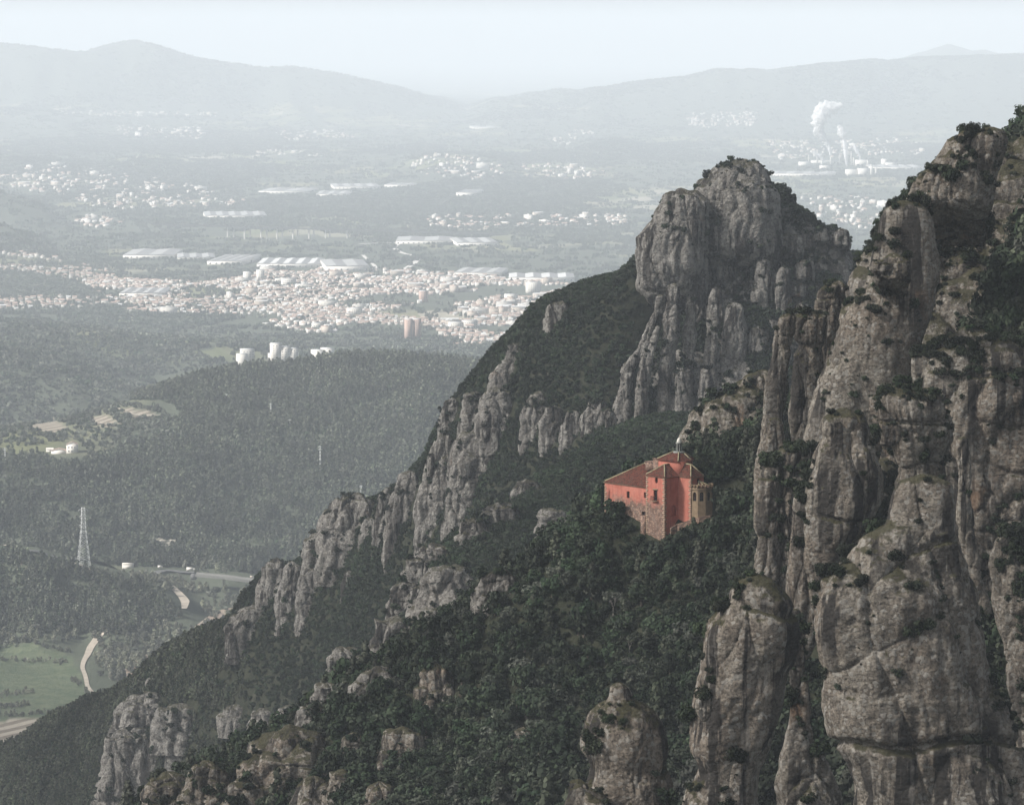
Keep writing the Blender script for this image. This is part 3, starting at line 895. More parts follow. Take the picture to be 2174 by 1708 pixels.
loft([(1446, 1300, 1328), (1456, 1290, 1340), (1480, 1285, 1352), (1494, 1264, 1376), (1515, 1246, 1396), (1534, 1236, 1408), (1567, 1228, 1415), (1595, 1228, 1417), (1612, 1236, 1416), (1622, 1243, 1414), (1640, 1242, 1420), (1660, 1236, 1426), (1700, 1212, 1436), (1800, 1200, 1450)],
     322, 0.85, 8, 140, 170, 70, "short stubby rock needle with a grassy pointed cap at the bottom", name="rock_needle", cat="rock needle", bush=0.6, crease=0.45, flute=0.4, rough=0.8)
loft([(1652, 1215, 1245), (1668, 1200, 1265), (1700, 1190, 1300), (1800, 1180, 1320)], 318, 0.8, 4, 60, 50, 72, "low mossy rock at the foot of the stubby needle", name="rock_boulder", cat="boulder", bush=1.6)
print("cliffs", round(time.time() - T0, 1))

# ---- the pale peak across the gully
PK = dict(mat='rock_far', S=7.0)
DP = lambda v_: float(np.interp(v_, [395, 520, 640, 760, 930], [893, 889, 880, 869, 860]))
def pk(rows, D, label, seed, nth=80, nv=90, **kw):
    a = dict(PK); a.update(kw)
    return loft(rows, D, nth=nth, nv=nv, seed=seed, label=label, **a)
pk([(336, 1552, 1600), (342, 1535, 1614), (352, 1514, 1624), (368, 1498, 1634), (386, 1480, 1644), (400, 1466, 1652), (440, 1452, 1660), (500, 1440, 1668), (560, 1425, 1675), (620, 1420, 1680)], 888, "pale fluted summit dome of the peak across the gully", 101, 130, 130, name="rock_dome", cat="rock dome", flute=1.8, bed=0.9, bush=0.9, sink=22)
pk([(398, 1420, 1470), (405, 1412, 1490), (428, 1399, 1505), (463, 1376, 1510), (484, 1364, 1510), (500, 1348, 1505), (522, 1345, 1500), (560, 1345, 1500), (605, 1350, 1490), (645, 1372, 1480), (690, 1392, 1470)], 880, "pale left shoulder of the peak above the forest ridge", 103, 110, 100, name="rock_dome", cat="rock dome", flute=1.8, bed=0.8, bush=0.5, sink=10)
pk([(395, 1640, 1668), (420, 1600, 1684), (450, 1580, 1714), (470, 1575, 1735), (490, 1565, 1782), (512, 1560, 1808), (560, 1490, 1815), (640, 1430, 1800), (740, 1385, 1780), (950, 1330, 1740)], 0, "bushy right flank of the peak stepping down behind the slab", 105, 170, 170, name="rock_flank", cat="cliff", bush=7.0, depth=0.35, S=9, dv=[(v_, DP(v_) + 6) for v_ in range(380, 960, 10)])
for k, (v0, v1, a0, a1, lab, b_) in enumerate([
    (397, 458, 1572, 1646, "smooth tilted boulder just under the summit dome", 0.5),
    (458, 515, 1488, 1563, "long rounded boulder under the left side of the summit", 0.5),
    (434, 468, 1643, 1677, "small round boulder on the right flank of the peak", 0.4),
    (492, 553, 1638, 1710, "split block in the middle of the right flank", 0.4),
    (509, 577, 1565, 1605, "smooth leaning plate below the summit boulders", 0.2),
    (513, 618, 1520, 1566, "rough column left of the leaning plate", 0.5),
    (484, 520, 1727, 1765, "low hump on the far right shoulder", 0.8), (484, 534, 1768, 1806, "last hump of the peak before the slab", 0.8),
    (550, 606, 1686, 1731, "ribbed block low on the right flank", 0.6), (595, 640, 1664, 1712, "small ledge block below the ribbed block", 0.8),
    (608, 656, 1594, 1638, "pair of pale blocks among bushes", 0.6), (690, 764, 1586, 1634, "pale block low in the middle of the peak", 0.6),
    (575, 716, 1455, 1505, "broken wall under the left shoulder", 0.6), (645, 692, 1500, 1527, "small pale block beside the broken wall", 0.6),
    (640, 822, 1531, 1588, "tall pale column in the lower middle of the peak", 0.35), (560, 690, 1410, 1452, "upper column under the left shoulder", 0.3),
    (525, 690, 1440, 1478, "fluted pier under the gap between shoulder and summit", 0.3), (535, 680, 1474, 1512, "second fluted pier below the summit dome", 0.3), (548, 700, 1600, 1642, "grey pier right of the leaning plate", 0.4), (565, 722, 1644, 1682, "weathered pier below the split block", 0.4),
    (610, 762, 1500, 1540, "slab between the broken wall and the tall column", 0.3), (700, 842, 1490, 1532, "foot slab left of the tall pale column", 0.3), (690, 802, 1640, 1682, "low pier at the right foot of the peak", 0.5), (640, 762, 1684, 1724, "outermost pier at the right foot of the peak", 0.5)]):
    h = v1 - v0
    w_ = a1 - a0
    pk([(v0, a0 + 0.25 * w_, a1 - 0.25 * w_), (v0 + 0.08 * h, a0 + 0.1 * w_, a1 - 0.1 * w_), (v0 + 0.3 * h, a0, a1), (v0 + 0.7 * h, a0 - 2, a1 + 1), (v1, a0 + 2, a1 - 2), (v1 + 0.12 * h, a0 + 0.2 * w_, a1 - 0.2 * w_)], DP(0.5 * (v0 + v1)) - 1.5, lab, 120 + k * 7, 60, 60, S=5.0, name="rock_block", cat="rock block", bush=b_ * 2.2, sink=8)
# long columns that run down from the left shoulder
for k, (rows, lab) in enumerate([
    ([(625, 1395, 1412), (660, 1382, 1404), (711, 1362, 1388), (740, 1352, 1376), (777, 1318, 1352), (800, 1314, 1350), (822, 1313, 1347), (826, 1310, 1344), (860, 1297, 1342), (900, 1290, 1340), (940, 1290, 1340)], "outermost long stepped column on the left side of the peak"),
    ([(690, 1388, 1406), (740, 1372, 1394), (777, 1352, 1386), (819, 1347, 1382), (823, 1345, 1380), (870, 1343, 1376), (910, 1342, 1372), (940, 1342, 1372)], "second long column right of the stepped one"),
    ([(866, 1283, 1300), (874, 1279, 1308), (885, 1279, 1310), (900, 1280, 1312), (930, 1278, 1308), (950, 1278, 1308)], "short squat block at the foot of the stepped column"),
    ([(600, 1415, 1445), (660, 1408, 1446), (700, 1402, 1446), (760, 1398, 1436), (800, 1396, 1426), (860, 1394, 1424), (905, 1394, 1422), (935, 1394, 1422)], "straight pale column in the left half of the peak"),
    ([(770, 1436, 1472), (790, 1432, 1476), (840, 1432, 1474), (880, 1430, 1470), (930, 1425, 1468)], "lower column ending above the chapel roof"),
    ([(780, 1483, 1512), (810, 1480, 1516), (860, 1478, 1514), (920, 1475, 1512)], "dark seamed column behind the chapel cliff"),
    ([(640, 1452, 1480), (700, 1448, 1480), (760, 1450, 1478), (800, 1450, 1474)], "broken column in the upper left of the columns")]):
    pk(rows, DP(rows[len(rows) // 2][0]) - 2.5, lab, 220 + k * 9, 64, 130, S=5.0, name="rock_column", cat="rock column", bush=0.9, depth=1.0, bed=1.5)

# ---- crags on the ridges: each survey box (left, right, top, bottom) stands on the slope it is seen on
def crag(uL, uR, vT, vB, label, seed, group=None, S=None, bush=0.8, lean_top=0.0, grow=0.0, **kw):
    hitp, d = on_slope((uL + uR) / 2, vB - 0.15 * (vB - vT))
    if d is None:
        hitp, d = on_slope((uL + uR) / 2, vB + 10)
    if d is None:
        return None
    g_ = (0.24 + grow) * (uR - uL)
    uL, uR, vT = uL - g_, uR + g_, vT - (0.08 + 0.6 * grow) * (vB - vT)
    w, h = uR - uL, vB - vT
    r = np.random.default_rng(seed)
    sh = lean_top * w
    j = lambda s: r.uniform(-s, s) * w
    rows = [(vT, uL + 0.34 * w + sh + j(.08), uR - 0.34 * w + sh + j(.08)), (vT + 0.07 * h, uL + 0.2 * w + sh + j(.08), uR - 0.2 * w + sh + j(.08)), (vT + 0.28 * h, uL + 0.10 * w + j(.07) + 0.6 * sh, uR - 0.10 * w + j(.07) + 0.6 * sh),
            (vT + 0.5 * h, uL + 0.06 * w + j(.07) + 0.3 * sh, uR - 0.04 * w + j(.07) + 0.3 * sh), (vT + 0.75 * h, uL - 0.04 * w + j(.06), uR + 0.04 * w + j(.06)), (vB, uL - 0.08 * w, uR + 0.08 * w), (vB + 1.1 * h, uL - 0.12 * w, uR + 0.12 * w)]
    m = w * d / 4300.0
    res = int(np.clip(w * 0.9, 36, 96))
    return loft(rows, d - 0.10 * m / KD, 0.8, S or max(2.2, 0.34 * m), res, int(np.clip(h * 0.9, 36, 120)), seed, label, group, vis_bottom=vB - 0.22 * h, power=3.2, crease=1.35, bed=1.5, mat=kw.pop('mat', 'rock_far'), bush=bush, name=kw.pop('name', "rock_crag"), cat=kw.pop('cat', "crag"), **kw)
RID = "grey crags breaking through the forest of the main ridge"
for k, (a, b, c_, d_, lab, lt) in enumerate([
    (830, 880, 1006, 1120, "tall oval slab where the main ridge drops to the valley", 0.15), (892, 934, 930, 1122, "long upright rock rib beside the oval slab", 0.45), (800, 836, 1040, 1128, "low crag on the ridge left of the oval slab", 0.1),
    (938, 968, 848, 905, "jutting crag at the bend of the main ridge crest", 0.1), (985, 1030, 835, 905, "stacked crag just inside the ridge bend", 0.0), (1026, 1086, 826, 904, "broad layered crag face under the forest", 0.0),
    (1116, 1156, 834, 900, "single pale crag in the forest right of the layered face", 0.1), (1156, 1194, 862, 910, "squat crag between two pale crags", 0.0), (1198, 1232, 872, 914, "last crag of the row below the forest slope", 0.0),
    (1046, 1086, 764, 818, "crag on the crest where the forest ridge steepens", 0.2), (920, 960, 970, 1060, "upright crag right of the long rib", 0.2), (950, 996, 1010, 1120, "pale broken crag above the spur", 0.15), (970, 1046, 915, 985, "knobbly crag beneath the layered face", 0.0),
    (1246, 1288, 848, 884, "crag beside the foot of the stepped column", 0.0), (1166, 1204, 640, 678, "small crag on the skyline of the forest ridge", 0.1),
    (698, 782, 1050, 1136, "blunt conical crag standing on the ridge crest", 0.1), (660, 712, 1110, 1160, "sloping crag left of the conical one", 0.3), (1078, 1100, 730, 760, "little crag on the ridge skyline under the forest", 0.0),
    (556, 600, 1188, 1260, "cracked crag at the left end of the ridge shoulder", 0.1), (598, 642, 1195, 1268, "round-faced crag in the middle of the ridge shoulder", 0.0), (640, 682, 1205, 1270, "low crag at the right end of the ridge shoulder", 0.0),
    (492, 546, 1286, 1340, "rough crag low on the ridge above the pine slope", 0.2), (730, 752, 1212, 1244, "small pale crag alone in the dark forest", 0.0), (770, 800, 1100, 1136, "dark cleft crag behind the conical crag", 0.0),
    (258, 345, 1472, 1548, "bulging crag high in the lower left forest", 0.0), (216, 312, 1556, 1720, "layered cliff pillar at the lower left", 0.05), (322, 348, 1545, 1600, "rib below the bulging crag", 0.0), (358, 386, 1556, 1626, "little stacked crag right of the layered pillar", 0.0),
    (345, 420, 1495, 1540, "ledge crag right of the bulging crag", 0.0), (476, 520, 1496, 1526, "thin pale ledge in the lower forest", 0.0), (536, 580, 1504, 1540, "flat pale ledge next to the thin one", 0.0), (590, 640, 1498, 1536, "right-hand pale ledge in the lower forest", 0.0), (308, 322, 1438, 1466, "tiny crag on the pine slope skyline", 0.2)]):
    crag(a, b, c_, d_, lab, 300 + k * 5, RID, lean_top=lt)
SPUR = "sunlit boulders of the spur behind the near slope"
for k, (a, b, c_, d_, lab) in enumerate([
    (899, 938, 1158, 1200, "top boulder of the pale spur"), (866, 904, 1192, 1250, "leaning boulder under the top of the spur"), (838, 882, 1242, 1306, "tall boulder on the left edge of the spur"), (903, 984, 1214, 1312, "largest flat-faced block of the spur"),
    (908, 962, 1296, 1340, "wide ledge under the flat-faced block"), (806, 880, 1318, 1398, "pale sloping slab low on the spur"), (704, 754, 1384, 1458, "ribbed boulder stack far down the spur"), (752, 792, 1394, 1440, "rounded boulder beside the ribbed stack"),
    (672, 722, 1456, 1510, "lowest pale boulder before the near forest"), (770, 830, 1420, 1470, "half buried slab between spur and near forest"), (1028, 1086, 1214, 1278, "crag low in the gully above the near trees"), (880, 905, 1250, 1300, "narrow boulder between the tall and the flat-faced blocks"),
    (1150, 1196, 1085, 1140, "crag high in the gully left of the chapel"), (985, 1030, 1100, 1140, "pale crag on the upper spur"), (1040, 1090, 1070, 1110, "thin crag on the upper edge of the spur"), (1215, 1250, 1080, 1110, "small crag below the gully forest"),
    (1100, 1140, 1020, 1050, "sloping ledge on the upper spur"), (640, 676, 1500, 1545, "pale boulder at the bottom tip of the spur"), (1240, 1262, 1060, 1090, "little pale crag near the chapel wall")]):
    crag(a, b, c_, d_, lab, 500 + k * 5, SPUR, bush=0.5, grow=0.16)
NEARC = "brown crags in the near forest"
for k, (a, b, c_, d_, lab) in enumerate([
    (554, 690, 1540, 1626, "long grassy-backed crag on the near slope edge"), (316, 400, 1640, 1730, "rounded crag at the bottom edge on the left"), (398, 484, 1620, 1720, "broad crag right of the rounded bottom crag"), (897, 956, 1410, 1480, "streaked cube of rock in the middle of the near forest"),
    (728, 780, 1558, 1622, "upright crag in the near bushes"), (814, 888, 1545, 1618, "broken crag right of the upright one"), (494, 574, 1650, 1725, "bottom crag under the long grassy one"), (630, 700, 1650, 1725, "bottom crag in the middle bushes"), (700, 750, 1636, 1700, "tilted slab above the bottom edge"), (776, 834, 1660, 1720, "last crag of the bottom row"),
    (545, 580, 1630, 1660, "capstone above the bottom crag"), (1086, 1130, 1545, 1590, "small crag half hidden in the near forest"), (900, 930, 1480, 1510, "small stone below the streaked cube")]):
    crag(a, b, c_, d_, lab, 700 + k * 5, NEARC, mat='rock', bush=1.0)
print("rocks", len(ROCKS), len(LEDGES), round(time.time() - T0, 1))
# ------------------------------------------------------------------ the red chapel on its shelf
def obj_coord(n):
    return n.new("ShaderNodeTexCoord").outputs['Object']
def plaster_material(name, rubble):
    n = N(name)
    p = obj_coord(n)
    c = n.mix(n.ramp(n.noise(p, 0.55, 5, 0.6), [(0.3, 0.0), (0.7, 1.0)]), (0.43, 0.14, 0.10), (0.56, 0.22, 0.165))
    st = n.noise(n.mapping(p, (1.6, 1.6, 0.12)), 1.0, 4, 0.6)
    c = n.mix(n.ramp(st, [(0.50, 0.0), (0.68, 0.6)]), c, (0.30, 0.11, 0.085))
    c = n.mix(n.ramp(n.noise(p, 2.2, 4, 0.6), [(0.6, 0.0), (0.75, 0.45)]), c, (0.66, 0.36, 0.27))
    nb = n.bump(n.noise(p, 3.0, 5, 0.6), 0.05, 0.6)
    if rubble:
        stone = n.voro(p, 1.9, out='Color')
        sp = n.new("ShaderNodeSeparateColor")
        n.l.new(stone, sp.inputs[0])
        rc = n.ramp(sp.outputs[0], [(0.0, (0.14, 0.09, 0.07)), (0.4, (0.26, 0.16, 0.12)), (0.7, (0.36, 0.24, 0.18)), (1.0, (0.20, 0.15, 0.125))])
        edge = n.voro(p, 1.9, 'DISTANCE_TO_EDGE')
        rc = n.mix(n.ramp(edge, [(0.02, 1.0), (0.09, 0.0)]), rc, (0.13, 0.10, 0.085))
        s = n.new("ShaderNodeSeparateXYZ")
        n.l.new(p, s.inputs[0])
        hh = n.math('ADD', s.outputs['Z'], n.math('MULTIPLY', n.math('SUBTRACT', n.noise(p, 0.45, 5, 0.7), 0.5), rubble[1]))
        k = n.ramp(n.math('MULTIPLY', n.math('SUBTRACT', hh, rubble[0] - 2.0), 0.25), [(0.2, 1.0), (0.8, 0.0)])
        c = n.mix(k, c, rc)
        nb = n.bump(edge, 0.12, 0.6, nb)
    return n.done(c, nb, 0.92)
CH = 17.0                                      # chapel base is this far below the eaves of its front arm
M['plaster'] = plaster_material("pink_plaster", None)
M['worn'] = plaster_material("worn_plaster_over_rubble", (CH - 7.0, 9.0))
M['rubble'] = plaster_material("rubble_wall", (CH + 40, 4.0))
M['quoin'] = flat_material("corner_stones", (0.36, 0.26, 0.19), 0.9, 0.35, 1.6)
M['cream'] = flat_material("cream_stone", (0.26, 0.19, 0.125), 0.9, 0.25, 1.2)
M['window'] = flat_material("dark_window", (0.012, 0.012, 0.016), 0.25, spec=0.5)
M['wood'] = flat_material("old_wood", (0.10, 0.05, 0.035), 0.8, 0.3, 2.0)
M['iron'] = flat_material("wrought_iron", (0.03, 0.03, 0.03), 0.6)
M['ridge'] = flat_material("lichened_ridge_tiles", (0.34, 0.30, 0.19), 0.9, 0.4, 1.5)
M['white_dome'] = flat_material("white_dome_plaster", (0.66, 0.64, 0.58), 0.8, 0.15, 1.5)
M['grey_stone'] = flat_material("grey_lantern_stone", (0.26, 0.27, 0.25), 0.9, 0.3, 2.0)
def tile_material():
    n = N("clay_roof_tiles")
    p = obj_coord(n)
    cell = n.voro(p, 3.2, out='Color')
    sp = n.new("ShaderNodeSeparateColor")
    n.l.new(cell, sp.inputs[0])
    c = n.ramp(sp.outputs[0], [(0.0, (0.04, 0.018, 0.014)), (0.45, (0.115, 0.036, 0.026)), (0.8, (0.18, 0.058, 0.04)), (1.0, (0.065, 0.045, 0.034))])
    c = n.mix(n.ramp(n.noise(p, 0.8, 5, 0.65), [(0.45, 0.0), (0.68, 0.65)]), c, (0.10, 0.075, 0.055))
    return n.done(c, n.bump(n.noise(p, 4.0, 3), 0.06), 0.9)
M['tile'] = tile_material()

chapel_at = P(1411.2, 1011.7, 490)
chapel_at[2] -= CH
CROT = math.radians(42)
chapel = link("chapel", None, loc=chapel_at, rotz=CROT)
tag(chapel, "salmon pink chapel with red tiled hipped roofs and a white domed lantern below the cliffs", "chapel")

def wall_panel(name, mat, o, ax, width, h0, h1, nrm, openings, depth=0.45, parent=chapel, pane_mat='window', pane_name='window'):
    """A wall face from point o along ax (unit, horizontal) with real recessed openings: (centre, width, low, high, kind)."""
    o, ax, nrm = Vector(o), Vector(ax), Vector(nrm)
    cuts = {0.0, width}
    for (c, w, lo, hi, kind) in openings:
        k = 10 if kind != 'rect' else 1
        cuts |= {c - w / 2 + w * i / k for i in range(k + 1)}
    cuts = sorted(cuts)
    def span(op, s):
        c, w, lo, hi, kind = op
        t = max(-1, min(1, (s - c) / (w / 2)))
        e = math.sqrt(max(0, 1 - t * t))
        if kind == 'rect':
            return lo, hi
        if kind == 'arch':
            return lo, hi - w / 2 + w / 2 * e
        return (lo + hi) / 2 - (hi - lo) / 2 * e, (lo + hi) / 2 + (hi - lo) / 2 * e
    pt = lambda s, h, d=0.0: o + ax * s + Vector((0, 0, h)) - nrm * d
    mb = MB()
    panes = {}
    for s0, s1 in zip(cuts[:-1], cuts[1:]):
        mid = (s0 + s1) / 2
        here = sorted([op for op in openings if abs(mid - op[0]) < op[1] / 2], key=lambda op: op[2])
        a, b = h0, h0
        for op in here:
            l0, t0 = span(op, s0); l1, t1 = span(op, s1)
            mb.face([pt(s0, a), pt(s1, b), pt(s1, l1), pt(s0, l0)])
            mb.face([pt(s0, l0), pt(s1, l1), pt(s1, l1, depth), pt(s0, l0, depth)])
            mb.face([pt(s0, t0), pt(s0, t0, depth), pt(s1, t1, depth), pt(s1, t1)])
            if abs(s0 - (op[0] - op[1] / 2)) < 1e-6 and t0 > l0:
                mb.face([pt(s0, l0), pt(s0, l0, depth), pt(s0, t0, depth), pt(s0, t0)])
            if abs(s1 - (op[0] + op[1] / 2)) < 1e-6 and t1 > l1:
                mb.face([pt(s1, l1), pt(s1, t1), pt(s1, t1, depth), pt(s1, l1, depth)])
            panes.setdefault(op, MB()).face([pt(s0, l0, depth - 0.03), pt(s1, l1, depth - 0.03), pt(s1, t1, depth - 0.03), pt(s0, t0, depth - 0.03)])
            a, b = t0, t1
        mb.face([pt(s0, a), pt(s1, b), pt(s1, h1), pt(s0, h1)])
    w_ = mb.build(name, M[mat], parent)
    for op, pm in panes.items():
        win = pm.build('door' if op[1] > 2 else pane_name, M[pane_mat], parent)
        c, w, lo, hi, kind = op
        fr = MB()
        q = lambda s, h: pt(s, h, depth - 0.08)
        if op[1] < 2:
            fr.bar(q(c, lo), q(c, hi), 0.04)
            for t in (0.35, 0.68):
                e = 1.0 if kind != 'oval' else math.sqrt(1 - (2 * t - 1) ** 2)
                fr.bar(q(c - w / 2 * e, lo + (hi - lo) * t), q(c + w / 2 * e, lo + (hi - lo) * t), 0.035)
            fr.build('frame', M['wood'], win)
    return w_

# local x = b, local y = a, height h measured from the front eaves
H = lambda h: h + CH
wall_panel("end_wall", 'worn', (0, 6.5, 0), (0, -1, 0), 6.5, 0, H(0), (-1, 0, 0),
           [(6.5 - 2.9, 1.05, H(-1.9), H(-0.25), 'oval'), (6.5 - 3.2, 1.35, H(-6.1), H(-3.6), 'rect')])
wall_panel("side_wall", 'plaster', (0, 0, 0), (1, 0, 0), 4.7, 0, H(0), (0, -1, 0), [(3.05, 2.5, H(-10.0), H(-7.2), 'arch')], 0.9)
wall_panel("transept_front_wall", 'plaster', (4.7, 0, 0), (0, -1, 0), 4.3, 0, H(0), (-1, 0, 0), [])
wall_panel("transept_end_wall", 'plaster', (4.7, -4.3, 0), (1, 0, 0), 4.4, 0, H(0), (0, -1, 0), [(2.6, 1.0, H(-1.75), H(-0.55), 'oval')])
b_ = MB()
b_.prism([(0.5, 6.499), (0.5, 0.5), (4.9, 0.5), (4.9, 6.499)], 0, H(-0.02))
b_.prism([(5.2, -3.8), (9.099, -3.8), (9.099, 7.09), (5.2, 7.09)], 0, H(-0.02))
b_.face([(0, 6.5, 0), (0, 6.5, H(0)), (4.7, 6.5, H(0)), (4.7, 6.5, 0)])
b_.face([(9.1, -4.3, 0), (9.1, 7.1, 0), (9.1, 7.1, H(0)), (9.1, -4.3, H(0))])
b_.build("inner_wall", M['plaster'], chapel)
wall_panel("nave_wall", 'worn', (1.0, 22.3, 0), (0, -1, 0), 15.79, 0, H(-3.15), (-1, 0, 0),
           [(22.3 - 13.9, 1.0, H(-6.6), H(-4.9), 'rect'), (22.3 - 7.9, 0.9, H(-6.0), H(-4.6), 'rect'), (22.3 - 8.4, 1.3, H(-11.8), H(-9.4), 'rect')])
b_ = MB()
b_.prism([(1.6, 22.29), (1.6, 6.6), (15, 6.6), (15, 22.29)], 0, H(-3.17))
b_.face([(1.0, 22.3, 0), (15.0, 22.3, 0), (15.0, 22.3, H(-3.15)), (1.0, 22.3, H(-3.15))])
b_.build("nave_inner_wall", M['worn'], chapel)

def tiled_plane(mb, e0, e1, t0, t1, pitch=0.26, rib=0.10, over=0.35):
    """Roof plane from eave e0-e1 up to t0-t1 (t0 may equal t1), in half-round tile courses."""
    e0, e1, t0, t1 = map(Vector, (e0, e1, t0, t1))
    ax = (e1 - e0); L_ = ax.length; ax.normalize()
    up = ((t0 + t1) / 2 - (e0 + e1) / 2)
    nrm = ax.cross(up).normalized()
    if nrm.z < 0:
        nrm.negate()
    sl = nrm.cross(ax).normalized()
    if sl.z < 0:
        sl.negate()
    S0, S1 = (t0 - e0).dot(ax), (t1 - e0).dot(ax)
    T = (t0 - e0).dot(sl)
    n = max(4, int(L_ / pitch))
    prev = None
    for k in range(n + 1):
        s = L_ * k / n
        tm = T
        if s < S0:
            tm = T * s / max(S0, 1e-6)
        elif s > S1:
            tm = T * (L_ - s) / max(L_ - S1, 1e-6)
        off = nrm * (rib if k % 2 else 0.0)
        lo, hi = e0 + ax * s - sl * over + off, e0 + ax * s + sl * max(tm, 0.0) + off
        if prev:
            mb.face([prev[0], lo, hi, prev[1]])
        prev = (lo, hi)
    return mb
def roof(name, planes, ridges, parent=chapel):
    mb = MB()
    for pl in planes:
        tiled_plane(mb, *pl)
    r_ = mb.build(name, M['tile'], parent)
    rb = MB()
    for a, b in ridges:
        rb.bar((Vector(a) + Vector((0, 0, 0.1))), (Vector(b) + Vector((0, 0, 0.1))), 0.17, n=6)
    rb.build("ridge_tiles", M['ridge'], r_)
    return r_
ap1 = (3.05, 3.25, H(2.44)); ap1b = (6.0, 3.25, H(2.44))
roof("front_roof", [((0, 6.5, H(0)), (0, 0, H(0)), ap1, ap1), ((0, 0, H(0)), (4.7, 0, H(0)), ap1, (4.7, 3.25, H(2.44))), ((4.7, 6.5, H(0)), (0, 6.5, H(0)), (4.7, 3.25, H(2.44)), ap1)],
     [((0, 0, H(0)), ap1), ((0, 6.5, H(0)), ap1), (ap1, (4.7, 3.25, H(2.44)))])
ap2 = (6.85, -2.1, H(2.6)); ap2b = (6.85, 3.0, H(2.6))
roof("transept_roof", [((4.7, -4.3, H(0)), (9.1, -4.3, H(0)), ap2, ap2), ((4.7, 0.0, H(0)), (4.7, -4.3, H(0)), (6.85, 0.0, H(2.6)), ap2), ((9.1, -4.3, H(0)), (9.1, 2.0, H(0)), ap2, (6.85, 2.0, H(2.6)))],
     [((4.7, -4.3, H(0)), ap2), ((9.1, -4.3, H(0)), ap2), (ap2, (6.85, 0.0, H(2.6)))])
na = (8.0, 15.3, H(1.35)); nb_ = (8.0, 6.6, H(1.35))
roof("nave_roof", [((1, 22.3, H(-3.15)), (1, 6.6, H(-3.15)), na, nb_), ((15, 22.3, H(-3.15)), (1, 22.3, H(-3.15)), na, na), ((15, 6.6, H(-3.15)), (15, 22.3, H(-3.15)), nb_, na)],
     [((1, 22.3, H(-3.15)), na), ((15, 22.3, H(-3.15)), na), (na, nb_)])
# eaves cornices
b_ = MB()
for (x0, x1, y0, y1, h) in ((-0.22, 0.1, -0.22, 6.6, -0.18), (0.1, 4.5, -0.22, 0.1, -0.18), (4.48, 4.8, -4.52, -0.23, -0.18), (4.8, 9.2, -4.52, -4.2, -0.18)):
    b_.box(x0, x1, y0, y1, H(h) - 0.16, H(h))
b_.box(0.78, 1.1, 6.7, 22.5, H(-3.51), H(-3.33))
b_.build("cornice", M['cream'], chapel)
# corner stones, long and short work
def quoins(x, y, dx, dy, h0, h1, parent=chapel):
    mb = MB()
    h, k = h0, 0
    while h < h1 - 0.5:
        l1, l2 = (0.75, 0.4) if k % 2 else (0.4, 0.75)
        x0, x1 = sorted((x - 0.04 * dx, x + l1 * dx)); y0, y1 = sorted((y - 0.04 * dy, y + l2 * dy))
        mb.box(x0, x1, y0, y1, h, h + 0.42)
        h += 0.52; k += 1
    return mb.build("corner_stones", M['quoin'], parent)
quoins(0, 0, 1, 1, 0.5, H(-0.4)); quoins(0, 6.5, 1, -1, 0.5, H(-0.4)); quoins(4.7, -4.3, 1, 1, 3, H(-0.4)); quoins(1.0, 22.3, 1, -1, 0.5, H(-3.6))
# balcony
bl = MB(); bl.box(-0.75, -0.03, 2.1, 4.3, H(-6.3), H(-6.12))
bal = bl.build("balcony", M['cream'], chapel)
rl = MB()
for k in range(12):
    t = 2.15 + 2.1 * k / 11
    rl.bar((-0.7, t, H(-6.12)), (-0.7, t, H(-5.1)), 0.03)
rl.bar((-0.7, 2.1, H(-5.1)), (-0.7, 4.3, H(-5.1)), 0.05)
for t in (2.15, 4.25):
    rl.bar((-0.7, t, H(-5.1)), (-0.03, t, H(-5.1)), 0.04)
rl.build("railing", M['iron'], bal)
lt = MB(); lt.box(-0.10, 0.03, 2.3, 4.1, H(-3.58), H(-3.22)); lt.build("lintel", M['cream'], chapel)
# crossing drum, its roof and lantern
DR = [(4.75, 0.15), (9.0, 0.15), (12.0, 2.5), (12.0, 7.1), (4.75, 7.1)]
b_ = MB(); b_.prism(DR, H(-1.0), H(3.43)); b_.build("drum", M['plaster'], chapel)
ac = (8.3, 3.5)
tp = [(ac[0] + (x - ac[0]) * 0.28, ac[1] + (y - ac[1]) * 0.28) for x, y in DR]
eav = [(ac[0] + (x - ac[0]) * 1.05, ac[1] + (y - ac[1]) * 1.05) for x, y in DR]
roof("drum_roof", [((*eav[k], H(3.43)), (*eav[(k + 1) % 5], H(3.43)), (*tp[k], H(5.19)), (*tp[(k + 1) % 5], H(5.19))) for k in range(5)], [((*eav[k], H(3.43)), (*tp[k], H(5.19))) for k in range(5)])
ln = link("lantern", None, chapel, loc=(0, 0, 0))
b_ = MB(); b_.lathe(*ac, [(1.5, H(4.9)), (1.5, H(5.3)), (1.1, H(5.36))], 12); b_.build("lantern_base", M['grey_stone'], ln)
b_ = MB(); b_.lathe(*ac, [(0.5, H(5.3)), (0.5, H(7.3))], 12); b_.build("lantern_core", M['window'], ln)
for k in range(8):
    w = 2 * math.pi * (k + 0.3) / 8
    b_ = MB(); b_.lathe(ac[0] + 0.6 * math.cos(w), ac[1] + 0.6 * math.sin(w), [(0.15, H(5.36)), (0.12, H(5.5)), (0.12, H(7.1)), (0.16, H(7.25))], 6); b_.build("lantern_column", M['grey_stone'], ln)
b_ = MB(); b_.lathe(*ac, [(0.62, H(7.25)), (0.82, H(7.32)), (0.82, H(7.48)), (0.62, H(7.55))], 16); b_.build("lantern_cornice", M['grey_stone'], ln)
b_ = MB(); b_.lathe(*ac, [(0.6, H(7.5)), (0.58, H(7.8)), (0.5, H(8.15)), (0.36, H(8.45)), (0.18, H(8.65)), (0.03, H(8.72))], 18); b_.build("lantern_dome", M['white_dome'], ln, smooth=True)
